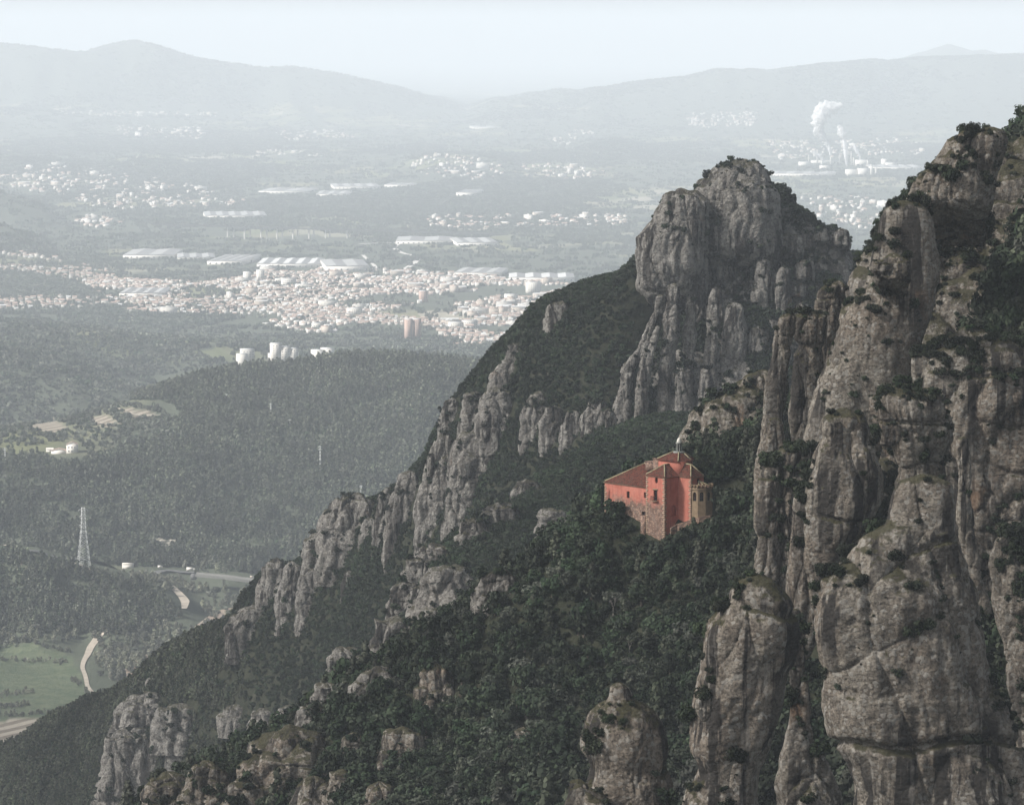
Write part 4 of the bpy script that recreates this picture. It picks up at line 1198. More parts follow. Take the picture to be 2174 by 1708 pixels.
# bell gable behind the drum
b_ = MB(); b_.box(4.9, 5.6, 7.2, 9.2, H(-1.0), H(3.2)); b_.box(4.8, 5.7, 7.1, 9.3, H(3.2), H(3.45)); b_.box(5.2, 7.4, 9.4, 12.2, H(0.2), H(2.2)); b_.box(5.1, 7.5, 9.3, 12.3, H(2.2), H(2.4)); b_.build("bell_gable", M['rubble'], chapel)
# arcaded apse gallery
lg = link("gallery", None, chapel)
PG = [(4.95, -4.31), (5.3, -6.1), (6.9, -7.2), (9.3, -7.2), (10.7, -5.6), (10.7, -4.31)]
for k in range(5):
    a, b = Vector((*PG[k], 0)), Vector((*PG[k + 1], 0))
    d = (b - a); w = d.length; d.normalize()
    nr = Vector((d.y, -d.x, 0))
    wall_panel("gallery_wall", 'cream', a, d, w, H(-12), H(-2.9), nr, [(w / 2, min(1.05, w * 0.55), H(-5.9), H(-3.7), 'arch')] if w > 1.4 else [], 0.35, lg)
sc = lambda f: [(7.8 + (x - 7.8) * f, -5.4 + (y + 5.4) * f) for x, y in PG]
b_ = MB(); b_.prism(sc(1.08), H(-3.1), H(-2.85)); b_.prism(sc(1.0), H(-2.85), H(-2.6)); b_.build("gallery_cornice", M['cream'], lg)
pr_ = MB()
for k in range(5):
    a, b = Vector((*sc(1.0)[k], 0)), Vector((*sc(1.0)[k + 1], 0))
    for t in (0.0, 0.5):
        q = a.lerp(b, t)
        pr_.box(q.x - 0.2, q.x + 0.2, q.y - 0.2, q.y + 0.2, H(-2.6), H(-1.9))
    pr_.bar(a + Vector((0, 0, H(-2.0))), b + Vector((0, 0, H(-2.0))), 0.14)
pr_.build("balustrade", M['cream'], lg)
roof("gallery_roof", [((*sc(0.86)[k], H(-2.55)), (*sc(0.86)[k + 1], H(-2.55)), (7.4, -4.31, H(-1.3)), (7.4, -4.31, H(-1.3))) for k in range(5)], [((*sc(0.86)[k], H(-2.55)), (7.4, -4.31, H(-1.3))) for k in (1, 2, 3)], lg)
# buttressed path wall in front of the door
b_ = MB()
pth = [(0.9, -1.1, -12.6), (2.6, -1.8, -11.6), (4.0, -4.4, -10.6), (5.2, -6.9, -9.6), (7.2, -8.6, -9.2)]
for (x0, y0, h0), (x1, y1, h1) in zip(pth[:-1], pth[1:]):
    dx, dy = (y1 - y0), -(x1 - x0)
    l_ = math.hypot(dx, dy); dx, dy = dx / l_ * 0.25, dy / l_ * 0.25
    pts_ = [(x0 - dx, y0 - dy), (x1 - dx, y1 - dy), (x1 + dx, y1 + dy), (x0 + dx, y0 + dy)]
    hs = [h0, h1, h1, h0]
    lo = [(px, py, 0.0) for px, py in pts_]; hi = [(px, py, H(h)) for (px, py), h in zip(pts_, hs)]
    b_.face(hi)
    for k in range(4):
        j = (k + 1) % 4
        b_.face([lo[k], lo[j], hi[j], hi[k]])
b_.build("path_wall", M['rubble'], chapel)
b_ = MB()
b_.box(-0.4, 0.9, 6.6, 8.0, 0, H(-10.2)); b_.build("buttress", M['rubble'], chapel)

CINV = np.array([[math.cos(CROT), math.sin(CROT)], [-math.sin(CROT), math.cos(CROT)]])
def in_chapel(p, pad=1.8):
    q = (p[:, :2] - chapel_at[:2]) @ CINV.T
    x, y = q[:, 0], q[:, 1]
    r = lambda x0, x1, y0, y1: (x > x0 - pad) & (x < x1 + pad) & (y > y0 - pad) & (y < y1 + pad)
    return r(0, 9, -4.5, 7) | r(1, 15, 7, 22.3) | r(4.9, 10.7, -7.2, -4.3) | ((x > 0.2) & (x < 3.4) & (y > -2.4) & (y < 0))
VIEW_EDGE = np.array([(1255, 1085), (1304, 1088), (1345, 1104), (1372, 1128), (1393, 1146), (1408, 1146), (1414, 1120), (1421, 1110), (1444, 1100), (1473, 1084), (1478, 1068), (1509, 1054), (1525, 1040), (1570, 1036)], float)
def blocks_chapel(p, hgt, wid):
    """Crowns that would stand between the viewer and the walls the survey shows."""
    t = p.copy(); t[:, 2] += hgt
    u, v = proj(t)
    wpx = wid * F / p[:, 1]
    lim = np.maximum(np.maximum(np.interp(u, *VIEW_EDGE.T), np.interp(u - wpx * 0.7, *VIEW_EDGE.T)), np.interp(u + wpx * 0.7, *VIEW_EDGE.T))
    near_ch = (u > 1255 - wpx) & (u < 1560 + wpx) & (p[:, 1] < chapel_at[1] + 8)
    u0, v0 = proj(p)
    room = (v0 - lim) * p[:, 1] / F                 # metres of crown that still leave the walls in view
    return np.where(near_ch, room, 99.0)
print("chapel", round(time.time() - T0, 1))
# ------------------------------------------------------------------ plants
def leaf_cloud(lobes, per, size, seed, jitter=0.9):
    """Leaf sprays over the surface and inside of several lobes. lobes: (x, y, z, rx, ry, rz)."""
    r = np.random.default_rng(seed)
    V, Fc, Sh = [], [], []
    for (cx, cy, cz_, rx, ry, rz) in lobes:
        d = r.normal(size=(per, 3))
        d /= np.linalg.norm(d, axis=1, keepdims=True)
        rad = r.uniform(0.72, 1.05, (per, 1))
        c = np.array([cx, cy, cz_]) + d * rad * np.array([rx, ry, rz])
        nrm = d + r.normal(size=(per, 3)) * 0.28
        nrm /= np.linalg.norm(nrm, axis=1, keepdims=True)
        t = np.cross(nrm, r.normal(size=(per, 3)))
        t /= np.linalg.norm(t, axis=1, keepdims=True)
        b = np.cross(nrm, t)
        s = size * r.uniform(0.6, 1.3, (per, 1))
        q = np.stack([c - t * s - b * s * 0.7, c + t * s * 0.9 - b * s * 0.5, c + t * s + b * s * 0.8, c - t * s * 0.7 + b * s], 1)
        q += nrm[:, None] * r.uniform(-0.35, 0.35, (per, 4, 1)) * s[:, None]
        V.append(q.reshape(-1, 3))
        lob = r.uniform(0, 0.62)
        Sh.append(np.repeat(np.clip(lob + r.uniform(0, 0.38, per), 0, 1), 4))
    V = np.concatenate(V)
    return V, np.arange(len(V)).reshape(-1, 4), np.concatenate(Sh)

def trunk_mesh(name, h, r0, seed, limbs=3, mat='bark'):
    r = np.random.default_rng(seed)
    mb = MB()
    x = y = 0.0
    p = (0, 0, -0.8)
    for k in range(3):
        x += r.uniform(-0.12, 0.12) * h; y += r.uniform(-0.12, 0.12) * h
        q = (x, y, h * (k + 1) / 3)
        mb.bar(p, q, r0 * (1 - 0.25 * k), n=6)
        p = q
    for k in range(limbs):
        w = r.uniform(0, 6.28)
        mb.bar(p if k % 2 else (x * 0.6, y * 0.6, h * 0.6), (x + math.cos(w) * h * 0.5, y + math.sin(w) * h * 0.5, h * r.uniform(1.0, 1.4)), r0 * 0.45, n=5)
    return mb.mesh(name, M[mat])

def crown_mesh(name, kind, seed, lod):
    r = np.random.default_rng(seed)
    lobes = []
    if kind in ('oak', 'scrub', 'olive'):
        n = {0: 13, 1: 8, 2: 4}[lod]
        flat = {'oak': 0.85, 'scrub': 0.62, 'olive': 0.8}[kind]
        for k in range(n):
            w, rr = r.uniform(0, 6.28), 0.62 * math.sqrt(r.uniform(0, 1))
            zz = r.uniform(0.25, 1.0)
            s = r.uniform(0.27, 0.46) * (1.15 - 0.35 * abs(zz - 0.6))
            if lod == 2:
                s *= 1.35
            lobes.append((rr * math.cos(w), rr * math.sin(w), (0.15 + zz * 1.25) * flat, s, s, s * 0.8))
        per = {0: 46, 1: 26, 2: 20}[lod]
        size = {0: 0.085, 1: 0.14, 2: 0.21}[lod]
    elif kind == 'pine':
        n = {0: 12, 1: 7, 2: 4}[lod]
        for k in range(n):
            t = (k + 0.5) / n
            w = r.uniform(0, 6.28)
            rad = 0.42 * (1 - t) ** 0.7
            s = 0.40 * (1 - 0.62 * t) * r.uniform(0.8, 1.2)
            lobes.append((rad * math.cos(w), rad * math.sin(w), 0.55 + 2.0 * t, s, s, s * 0.75))
        per, size = {0: 40, 1: 24, 2: 18}[lod], {0: 0.09, 1: 0.13, 2: 0.19}[lod]
    elif kind == 'poplar':
        n = 9 if lod < 2 else 5
        for k in range(n):
            t = (k + 0.5) / n
            w = r.uniform(0, 6.28)
            s = r.uniform(0.3, 0.5)
            lobes.append((0.5 * math.cos(w) * (1 - 0.5 * t), 0.5 * math.sin(w) * (1 - 0.5 * t), 0.4 + 1.6 * t, s, s, s * 1.1))
        per, size = (30, 0.12) if lod < 2 else (20, 0.2)
    else:   # cypress: a tapering spindle
        for k in range(12):
            t = (k + 0.5) / 12
            s = 0.52 * math.sin(math.pi * min(1, 0.25 + 0.75 * t)) ** 0.8 * (1 - 0.3 * t) + 0.08
            lobes.append((r.uniform(-0.05, 0.05), r.uniform(-0.05, 0.05), 0.3 + 8.2 * t, s, s, 0.55))
        per, size = 60, 0.16
    V, Fc, Sh = leaf_cloud(lobes, per, size, seed)
    me = mesh_np(name, V, Fc, M[kind])
    me.attributes.new("shade", 'FLOAT', 'POINT').data.foreach_set("value", Sh.astype(np.float32))
    return me

def plant_collection(nm, kinds, lod, count, seed0):
    col = bpy.data.collections.new(nm)
    for k in range(count):
        kind = kinds[k % len(kinds)]
        o = bpy.data.objects.new("%s_%02d" % (nm, k), crown_mesh(nm, kind, seed0 + k, lod))
        col.objects.link(o)
    return col

# hidden-by-rock and hidden-by-slope tests along the sight line
def hidden_by_rock(p):
    u, v = proj(p)
    hid = np.zeros(len(p), bool)
    for R in ROCKS:
        m = (R['D'] * KD < p[:, 1] - 2) & (v > R['v'][0]) & (v < R['v'][-1])
        if m.any():
            l, r_ = np.interp(v[m], R['v'], R['uL']), np.interp(v[m], R['v'], R['uR'])
            hid[m] |= (u[m] > l) & (u[m] < r_)
    return hid
def inside_rock(p, f=0.82):
    ins = np.zeros(len(p), bool)
    for R in ROCKS:
        z = p[:, 2] + 1.0
        m = (z < R['z'][0]) & (z > R['z'][-1]) & (np.abs(p[:, 1] - R['cy'].mean()) < R['wd'].max() + 15)
        if m.any():
            zz = R['z'][::-1]
            cx, cy, w, wd = (np.interp(z[m], zz, R[k][::-1]) for k in ('cx', 'cy', 'w', 'wd'))
            ins[m] |= ((p[m, 0] - cx) / (f * w + 1e-6)) ** 2 + ((p[m, 1] - cy) / (f * wd + 1e-6)) ** 2 < 1
    return ins

# ---- woodland of the mountain: crown centres over the whole slope in view
n_try = 560000
x = rng.uniform(-330, 300, n_try)
y = np.where(rng.random(n_try) < 0.16, rng.uniform(600, 1010, n_try), rng.uniform(1010, 2150, n_try))
pt = np.stack([x, y, znear(x, y)], -1)
u, v = proj(pt)
keep = (u > -120) & (u < 3000) & (v > -100) & (v < 2000) & (pt[:, 2] > 125)
pt, u, v = pt[keep], u[keep], v[keep]
near_b = pt[:, 1] < 1010
dens = np.where(near_b, 0.6, 0.95) * (0.62 + 0.65 * sstep(-0.35, 0.15, fbm(pt / 26.0, 3, 77)))
keep = rng.random(len(pt)) < dens
pt = pt[keep]
pt = pt[~inside_rock(pt)]
pt = pt[~in_chapel(pt)]
pt = pt[blocks_chapel(pt, 0.0, 2.0) > 0.45]
u, v = proj(pt)
# leave the faces of the crags open, and thin the wood on the rocky peak
for R in ROCKS:
    if R['D'] > 480 and not 515 < R['D'] < 526:
        m = (pt[:, 1] < R['D'] * KD + 3) & (pt[:, 1] > R['D'] * KD - 45) & (v > R['v'][0]) & (v < R['vvis'])
        if m.any():
            l, r_ = np.interp(v[m], R['v'], R['uL']), np.interp(v[m], R['v'], R['uR'])
            m[m] = (u[m] > l) & (u[m] < r_) & (rng.random(m.sum()) < 0.93)
            pt, u, v = pt[~m], u[~m], v[~m]
# line of sight against the slope itself
vis = np.ones(len(pt), bool)
top = pt.copy(); top[:, 2] += 4.0
for t in np.linspace(0.55, 0.985, 40):
    q = np.array([0, 0, CAMZ]) * (1 - t) + top * t
    vis &= (znear(q[:, 0], q[:, 1]) < q[:, 2] + 0.5) | (q[:, 1] < 700)
pt = pt[vis]
u, v = proj(pt)
size = rng.uniform(1.3, 2.6, len(pt)) * (0.85 + 0.4 * sstep(0.0, 0.5, fbm(pt / 60.0, 2, 5)))
pine_zone = (u < 520) & (v > 1250) & (pt[:, 1] > 1500)
NB = pt[:, 1] < 1010
size = np.where(NB, size * 1.12 * np.where(rng.random(len(pt)) < 0.3, 1.75, 1.0), size * 0.92)
size = np.minimum(size, blocks_chapel(pt, 0.0, 2.0) / 1.25)
rot = rng.uniform(0, 6.28, len(pt))
print("slope trees", len(pt), NB.sum())

crownA = [crown_mesh("crown", 'oak', 900 + k, 0) for k in range(7)]
trunkA = [trunk_mesh("trunk", 0.7, 0.09, 930 + k) for k in range(4)]
# the ones that show largest stand as trees of their own
cand = np.where(NB & (u > 0) & (u < 2174) & (v < 1700) & ~hidden_by_rock(top[vis] if len(top[vis]) == len(pt) else pt))[0]
cand = cand[np.argsort(-(size[cand] / pt[cand, 1]))][:300]
for k in cand:
    e = link("oak_tree", None, loc=pt[k], rotz=rot[k], scale=(size[k], size[k], size[k] * rng.uniform(0.85, 1.2)))
    tag(e, "dark rounded evergreen oak in the forest on the near slope below the chapel", "tree", "evergreen oaks of the near slope")
    link("trunk", trunkA[k % 4], e)
    link("crown", crownA[k % 7], e)
mask = np.ones(len(pt), bool); mask[cand] = False
colA = plant_collection("oak_crown", ['oak', 'oak', 'scrub', 'oak', 'oak', 'scrub', 'oak', 'olive', 'oak', 'pine'], 0, 10, 1000)
colM = plant_collection("ridge_crown", ['oak', 'oak', 'oak', 'scrub'], 1, 8, 1100)
colP = plant_collection("pine_crown", ['pine', 'pine', 'oak'], 1, 9, 1200)
m = mask & NB
tag(instancer("near_forest", pt[m], size[m], rot[m], rng.integers(0, 10, m.sum()), colA), "dense evergreen wood filling the near slope between its larger oaks", "forest", kind="stuff")
m = mask & ~NB & ~pine_zone
tag(instancer("ridge_forest", pt[m], size[m], rot[m], rng.integers(0, 8, m.sum()), colM), "dark evergreen forest covering the rocky ridge across the gully", "forest", kind="stuff")
m = mask & pine_zone
tag(instancer("pine_forest", pt[m], size[m] * 1.15, rot[m], rng.integers(0, 9, m.sum()), colP), "pines and oaks running down the lower left end of the ridge", "forest", kind="stuff")

# ---- bushes rooted on ledges and in clefts
L = np.array([l[0] for l in LEDGES]); LN = np.array([l[1] for l in LEDGES]); LD = np.array([l[2] for l in LEDGES])
ls = np.where(LD < 480, rng.gamma(2.2, 0.42, len(L)).clip(0.3, 2.3), rng.gamma(2.4, 0.5, len(L)).clip(0.4, 2.4))
L = L - np.array([0, 0, 0.25]) * ls[:, None]
lr = rng.uniform(0, 6.28, len(L))
shrubA = [crown_mesh("crown", 'scrub', 1300 + k, 0) for k in range(6)]
stemA = [trunk_mesh("stem", 0.5, 0.05, 1330 + k, 4) for k in range(3)]
u, v = proj(L)
nearL = LD < 480
cand = np.where(nearL & (u > 0) & (u < 2174) & (v > 0) & (v < 1700) & ~hidden_by_rock(L - LN * 0 + np.array([0, -6, 0])))[0]
cand = cand[np.argsort(-(ls[cand] / LD[cand]))][:300]
for k in cand:
    e = link("rock_shrub", None, loc=L[k], rotz=lr[k], scale=(ls[k], ls[k], ls[k] * rng.uniform(0.8, 1.25)))
    tag(e, "dark bush rooted in a ledge or cleft of the near cliffs", "shrub", "bushes on the near cliffs")
    link("stem", stemA[k % 3], e)
    link("crown", shrubA[k % 6], e)
mask = np.ones(len(L), bool); mask[cand] = False
colS = plant_collection("ledge_scrub", ['scrub', 'scrub', 'oak'], 0, 6, 1400)
colT = plant_collection("crag_scrub", ['scrub', 'oak'], 1, 6, 1450)
m = mask & nearL
tag(instancer("ledge_scrub", L[m], ls[m], lr[m], rng.integers(0, 6, m.sum()), colS), "low scrub scattered over the near cliffs", "scrub", kind="stuff")
m = ~nearL
tag(instancer("crag_scrub", L[m], ls[m], lr[m], rng.integers(0, 6, m.sum()), colT), "dark scrub growing on the peak and the crags across the gully", "scrub", kind="stuff")
print("bushes", len(L), round(time.time() - T0, 1))

# ---- pines of the hill with the farm and of the near knoll
def scatter_valley(polys, n, dmin, dmax, seed, spacing=None):
    r = np.random.default_rng(seed)
    yv = np.exp(r.uniform(math.log(dmin * KD), math.log(dmax * KD), n))
    xv = r.uniform(-0.16, 0.16, n) * yv
    p = np.stack([xv, yv, zfar_grid(xv, yv)], -1)
    uu, vv = proj(p)
    k = np.zeros(n, bool)
    uvp = np.stack([uu, vv], -1)
    for pl in polys:
        k |= in_poly(uvp, pl)
    return p[k]
open_ground = MEADOW + PLOUGH + BARE
def not_open(p):
    uvp = np.stack(proj(p), -1)
    k = np.ones(len(p), bool)
    for pl in open_ground:
        k &= ~in_poly(uvp, pl)
    return p[k]
HILL = [[(-150, 960), (200, 968), (300, 945), (400, 935), (360, 905), (400, 880), (340, 850), (260, 850), (350, 815), (440, 793), (700, 750), (1200, 735), (1300, 1000), (800, 1150), (560, 1220), (420, 1205), (-150, 1190)]]
KNOLL = [[(-150, 1150), (0, 1165), (170, 1210), (300, 1245), (340, 1270), (385, 1310), (300, 1345), (-150, 1345)]]
hp = scatter_valley(HILL, 170000, 2080, 2680, 31)
hp = hp[rng.random(len(hp)) < 0.22 + 0.9 * sstep(-0.35, 0.12, fbm(hp / 60.0, 3, 8))]
hp = not_open(hp)
hp = hp[~in_poly(np.stack(proj(hp), -1), [(95, 930), (180, 930), (185, 985), (95, 985)])]
kp = scatter_valley(KNOLL, 60000, 1900, 2080, 32)
kp = kp[rng.random(len(kp)) < 0.35 + 0.6 * sstep(-0.2, 0.2, fbm(kp / 45.0, 3, 18))]
pines = np.concatenate([hp, kp])
ps = rng.gamma(9, 0.36, len(pines)).clip(1.4, 5.5)
pr = rng.uniform(0, 6.28, len(pines))
us, vs_ = proj(pines)
order = np.where((us > 0) & (us < 560) & (vs_ > 1190))[0]
order = order[np.argsort(-(ps[order] / pines[order, 1]))][:300]
crownP = [crown_mesh("crown", 'pine', 1500 + k, 1) for k in range(5)]
trunkP = trunk_mesh("trunk", 1.4, 0.07, 1520, 2)
for k in order:
    e = link("pine_tree", None, loc=pines[k], rotz=pr[k], scale=ps[k])
    tag(e, "small pale pine in the plantation on the knoll by the lattice tower", "tree", "pines on the knoll")
    link("trunk", trunkP, e)
    link("crown", crownP[k % 5], e)
mask = np.ones(len(pines), bool); mask[order] = False
colH = plant_collection("hill_pine", ['pine', 'pine', 'oak'], 2, 9, 1600)
tag(instancer("hill_forest", pines[mask], ps[mask], pr[mask], rng.integers(0, 9, mask.sum()), colH), "pine forest on the hazy hill with the white farm", "forest", kind="stuff")
print("pines", len(pines))

# ---- olive groves, riverside trees and the woods of the plain
OLIVE = [[(-150, 735), (0, 742), (200, 795), (330, 835), (250, 855), (100, 870), (-150, 880)], [(-150, 690), (200, 700), (400, 735), (480, 775), (330, 800), (150, 770), (-150, 735)], [(-60, 885), (180, 868), (262, 855), (330, 862), (400, 905), (400, 940), (270, 948), (180, 955), (90, 945), (-60, 955)]]
op = scatter_valley(OLIVE, 90000, 2300, 3700, 41)
op = op[rng.random(len(op)) < 0.62]
op = not_open(op)
op = op[~in_poly(np.stack(proj(op), -1), [(98, 938), (172, 938), (180, 970), (95, 970)])]
os_ = rng.uniform(2.0, 4.0, len(op))
colO = plant_collection("olive_crown", ['olive', 'olive', 'oak'], 2, 6, 1700)
tag(instancer("olive_grove", op, os_, rng.uniform(0, 6.28, len(op)), rng.integers(0, 6, len(op)), colO), "olive groves dotted over the low hills behind the farm", "grove", kind="stuff")
RIVER = [[(200, 1345), (330, 1330), (420, 1330), (470, 1310), (400, 1375), (330, 1395), (300, 1420), (250, 1450), (215, 1440), (200, 1400)], [(420, 1250), (500, 1260), (545, 1250), (545, 1300), (480, 1330), (430, 1300)], [(-150, 1330), (180, 1330), (170, 1360), (60, 1370), (-150, 1390)], [(380, 1200), (480, 1205), (480, 1218), (380, 1215)], [(170, 1215), (260, 1225), (380, 1225), (420, 1260), (360, 1255), (260, 1240)]]
rp = scatter_valley(RIVER, 40000, 1650, 2200, 42)
rp = rp[rng.random(len(rp)) < 0.5]
rs_ = rng.uniform(2.0, 4.6, len(rp))
colR = plant_collection("river_tree", ['poplar', 'olive', 'poplar'], 1, 6, 1750)
tag(instancer("riverside_trees", rp, rs_, rng.uniform(0, 6.28, len(rp)), rng.integers(0, 6, len(rp)), colR), "pale riverside thicket along the brown river", "thicket", kind="stuff")
n = 260000
yv = np.exp(rng.uniform(math.log(2750 * KD), math.log(14500 * KD), n))
xv = rng.uniform(-0.15, 0.15, n) * yv
pp = np.stack([xv, yv, zfar_grid(xv, yv)], -1)
fl = pp * np.array([1, 0.5, 0])
wood_n = fbm(fl / 700.0, 4, 55) + 0.35 * fbm(fl / 150.0, 3, 56)
f1_, f2_ = worley(fl / 130.0 + 0.5, 57)                     # hedges follow the field edges
hedge = (f2_ - f1_) < 0.05
keep = rng.random(n) < np.where(wood_n > 0.05, 0.85, np.where(hedge, 0.5, 0.03))
TREES_PLAIN = pp[keep]
def clump_collection(nm, kinds, count, seed0):
    col = bpy.data.collections.new(nm)
    for k in range(count):
        r = np.random.default_rng(seed0 + k)
        V, S_ = [], []
        for j in range(5):
            rad = r.uniform(0.6, 1.15)
            lobes = [(r.uniform(-3.2, 3.2), r.uniform(-3.2, 3.2), 0, 0, 0, 0)]
            cx, cy = lobes[0][:2]
            lobes = [(cx + r.uniform(-.4, .4) * rad, cy + r.uniform(-.4, .4) * rad, (0.4 + 0.35 * q_) * rad * 1.2, 0.75 * rad, 0.75 * rad, 0.6 * rad) for q_ in range(3)]
            v_, _, s_ = leaf_cloud(lobes, 14, 0.34 * rad, seed0 + 31 * k + j)
            V.append(v_); S_.append(s_)
        V = np.concatenate(V)
        me_ = mesh_np(nm, V, np.arange(len(V)).reshape(-1, 4), M[kinds[k % len(kinds)]])
        me_.attributes.new("shade", 'FLOAT', 'POINT').data.foreach_set("value", np.concatenate(S_).astype(np.float32))
        col.objects.link(bpy.data.objects.new("%s_%02d" % (nm, k), me_))
    return col
# ------------------------------------------------------------------ roads, river, town, works, pylons
M['white_wall'] = flat_material("whitewashed_wall", (0.60, 0.57, 0.52), 0.85, 0.08, 0.02)
M['pale_wall'] = flat_material("pale_render", (0.46, 0.40, 0.34), 0.85, 0.10, 0.02)
M['brick_wall'] = flat_material("brick_flats", (0.34, 0.25, 0.21), 0.9, 0.15, 0.05)
M['town_roof'] = flat_material("town_roof_tiles", (0.32, 0.235, 0.195), 0.9, 0.2, 0.05)
M['grey_roof'] = flat_material("grey_sheet_roof", (0.50, 0.50, 0.49), 0.6, 0.1, 0.02)
M['white_roof'] = flat_material("white_sheet_roof", (0.33, 0.33, 0.32), 0.5, 0.06, 0.02, 0.3)
M['far_window'] = flat_material("shaded_windows", (0.09, 0.10, 0.11), 0.4, spec=0.4)
M['concrete'] = flat_material("concrete", (0.48, 0.46, 0.43), 0.9, 0.1, 0.05)
M['old_concrete'] = flat_material("weathered_concrete", (0.24, 0.235, 0.22), 0.9, 0.2, 0.1)
M['shed_roof'] = flat_material("dull_sheet_roof", (0.20, 0.20, 0.20), 0.7, 0.2, 0.05)
M['asphalt'] = flat_material("asphalt", (0.10, 0.10, 0.10), 0.9, 0.15, 0.05)
M['track'] = flat_material("pale_dirt_track", (0.30, 0.265, 0.22), 0.95, 0.2, 0.15)
M['mud_river'] = flat_material("muddy_water", (0.26, 0.20, 0.155), 0.35, 0.1, 0.02, 0.3)
M['steel'] = flat_material("galvanised_steel", (0.50, 0.51, 0.50), 0.6)

def ribbon(name, uv, width, mat, lift=0.5, label=None, cat=None, kind="structure", samples=10):
    q = np.array([on_valley(*p) for p in uv])
    t = np.linspace(0, len(q) - 1, (len(q) - 1) * samples + 1)
    x, y = (smooth1(np.interp(t, np.arange(len(q)), q[:, k]), max(1, samples // 2)) for k in (0, 1))
    dx, dy = np.gradient(x), np.gradient(y)
    l_ = np.hypot(dx, dy) + 1e-9
    w = np.interp(t, np.arange(len(q)), width) if not np.isscalar(width) else np.full(len(t), width)
    nxv, nyv = -dy / l_ * w / 2, dx / l_ * w / 2
    rows = [(x + nxv * k, y + nyv * k) for k in (-1, -0.5, 0, 0.5, 1)]
    zc = np.max([zfar_grid(a, b) for a, b in rows], axis=0) + lift
    V = np.concatenate([np.stack([a, b, zc], -1) for a, b in rows])
    n = len(t)
    f = [[k * n + i, k * n + i + 1, (k + 1) * n + i + 1, (k + 1) * n + i] for k in range(4) for i in range(n - 1)]
    return tag(link(name, mesh_np(name, V, f, M[mat])), label, cat, kind=kind)
ribbon("river", [(262, 1440), (288, 1424), (310, 1406), (340, 1388), (368, 1374), (400, 1360), (440, 1330), (470, 1300), (520, 1296)], [16, 20, 24, 22, 18, 16, 14, 14, 14], 'mud_river', 0.6, "brown river curving out of sight behind the ridge")
ribbon("dirt_track", [(325, 1228), (345, 1238), (368, 1254), (384, 1270), (394, 1284), (391, 1300)], [4, 6, 7, 8, 9, 5], 'track', 0.9, "pale dirt track on the knoll")
ribbon("dirt_track", [(248, 1342), (215, 1348), (206, 1362), (190, 1378), (180, 1400), (174, 1418), (182, 1440), (186, 1462), (210, 1485)], [5, 8, 8, 7, 5, 4, 4, 4, 3], 'track', 0.7, "pale track winding past the meadow to the river")
ribbon("dirt_track", [(-40, 1153), (0, 1162), (80, 1177), (130, 1192), (175, 1208), (250, 1228), (310, 1246)], [3, 4, 5, 5, 4, 4, 3], 'track', 0.9, "thin track along the crest of the knoll")
ribbon("dirt_track", [(590, 893), (610, 898), (630, 903)], 4, 'track', 1.5, "short track scar high on the wooded hill")
ribbon("dirt_track", [(600, 985), (640, 994), (680, 998), (720, 1003), (760, 1010), (800, 1020)], 5, 'track', 1.5, "track crossing the wooded hill at the power pole")
ribbon("dirt_track", [(250, 868), (262, 878), (300, 886), (345, 884)], 4, 'track', 1.0, "pale edge path of the vineyard on the hill")
ribbon("dirt_track", [(186, 884), (200, 898), (235, 905), (262, 906)], 4, 'track', 1.0, "pale edge path of the lower vineyard")
ribbon("motorway", [(-40, 1196), (200, 1205), (330, 1212), (420, 1217)], 11, 'asphalt', 1.0, "motorway seen behind the knoll")
ribbon("road", [(768, 540), (790, 560), (800, 572)], 10, 'concrete', 1.0, "road running down to the town")
ribbon("motorway", [(1010, 770), (1040, 764), (1080, 752), (1120, 742), (1200, 730)], 22, 'concrete', 1.0, "pale motorway beyond the wooded hill")
ribbon("road", [(968, 735), (974, 750), (984, 768)], 12, 'concrete', 1.2, "straight road descending from the town")
ribbon("road", [(760, 520), (800, 517), (850, 516), (835, 525), (850, 538), (890, 545), (880, 560), (855, 575)], 14, 'concrete', 1.0, "looping access road beyond the town")

# houses of one mesh each: walls, pitched roof, dark openings
def house_mesh(w, d, h, rh, wall, roofm, windows=True, flat=False):
    mb = MB()
    mb.box(-w / 2, w / 2, -d / 2, d / 2, -3, h, 0)
    if flat:
        mb.box(-w / 2 - 0.2, w / 2 + 0.2, -d / 2 - 0.2, d / 2 + 0.2, h, h + 0.8, 1)
        mb.box(-w / 6, w / 8, -d / 6, d / 6, h + 0.8, h + 3.2, 0)
    else:
        e = 0.5
        for s in (-1, 1):
            mb.face([(-w / 2 - e, s * (d / 2 + e), h - 0.1), (w / 2 + e, s * (d / 2 + e), h - 0.1), (w / 2 + e, 0, h + rh), (-w / 2 - e, 0, h + rh)], 1)
        for s in (-1, 1):
            mb.face([(s * w / 2, -d / 2, h), (s * w / 2, d / 2, h), (s * w / 2, 0, h + rh * 0.94)], 0)
    if windows:
        fl = max(1, int(h // 3))
        nw = max(2, int(w // 3.2))
        for f in range(fl):
            for k in range(nw):
                x = -w / 2 + w * (k + 0.5) / nw
                for s in (-1, 1):
                    mb.box(x - 0.6, x + 0.6, s * d / 2 - 0.12, s * d / 2 + 0.12, 1.0 + 3 * f, 2.5 + 3 * f, 2)
            nd = max(1, int(d // 3.5))
            for k in range(nd):
                y = -d / 2 + d * (k + 0.5) / nd
                for s in (-1, 1):
                    mb.box(s * w / 2 - 0.12, s * w / 2 + 0.12, y - 0.6, y + 0.6, 1.0 + 3 * f, 2.5 + 3 * f, 2)
    return mb.mesh("house", [M[wall], M[roofm], M['far_window']])
hr = random.Random(5)
HOUSES = []
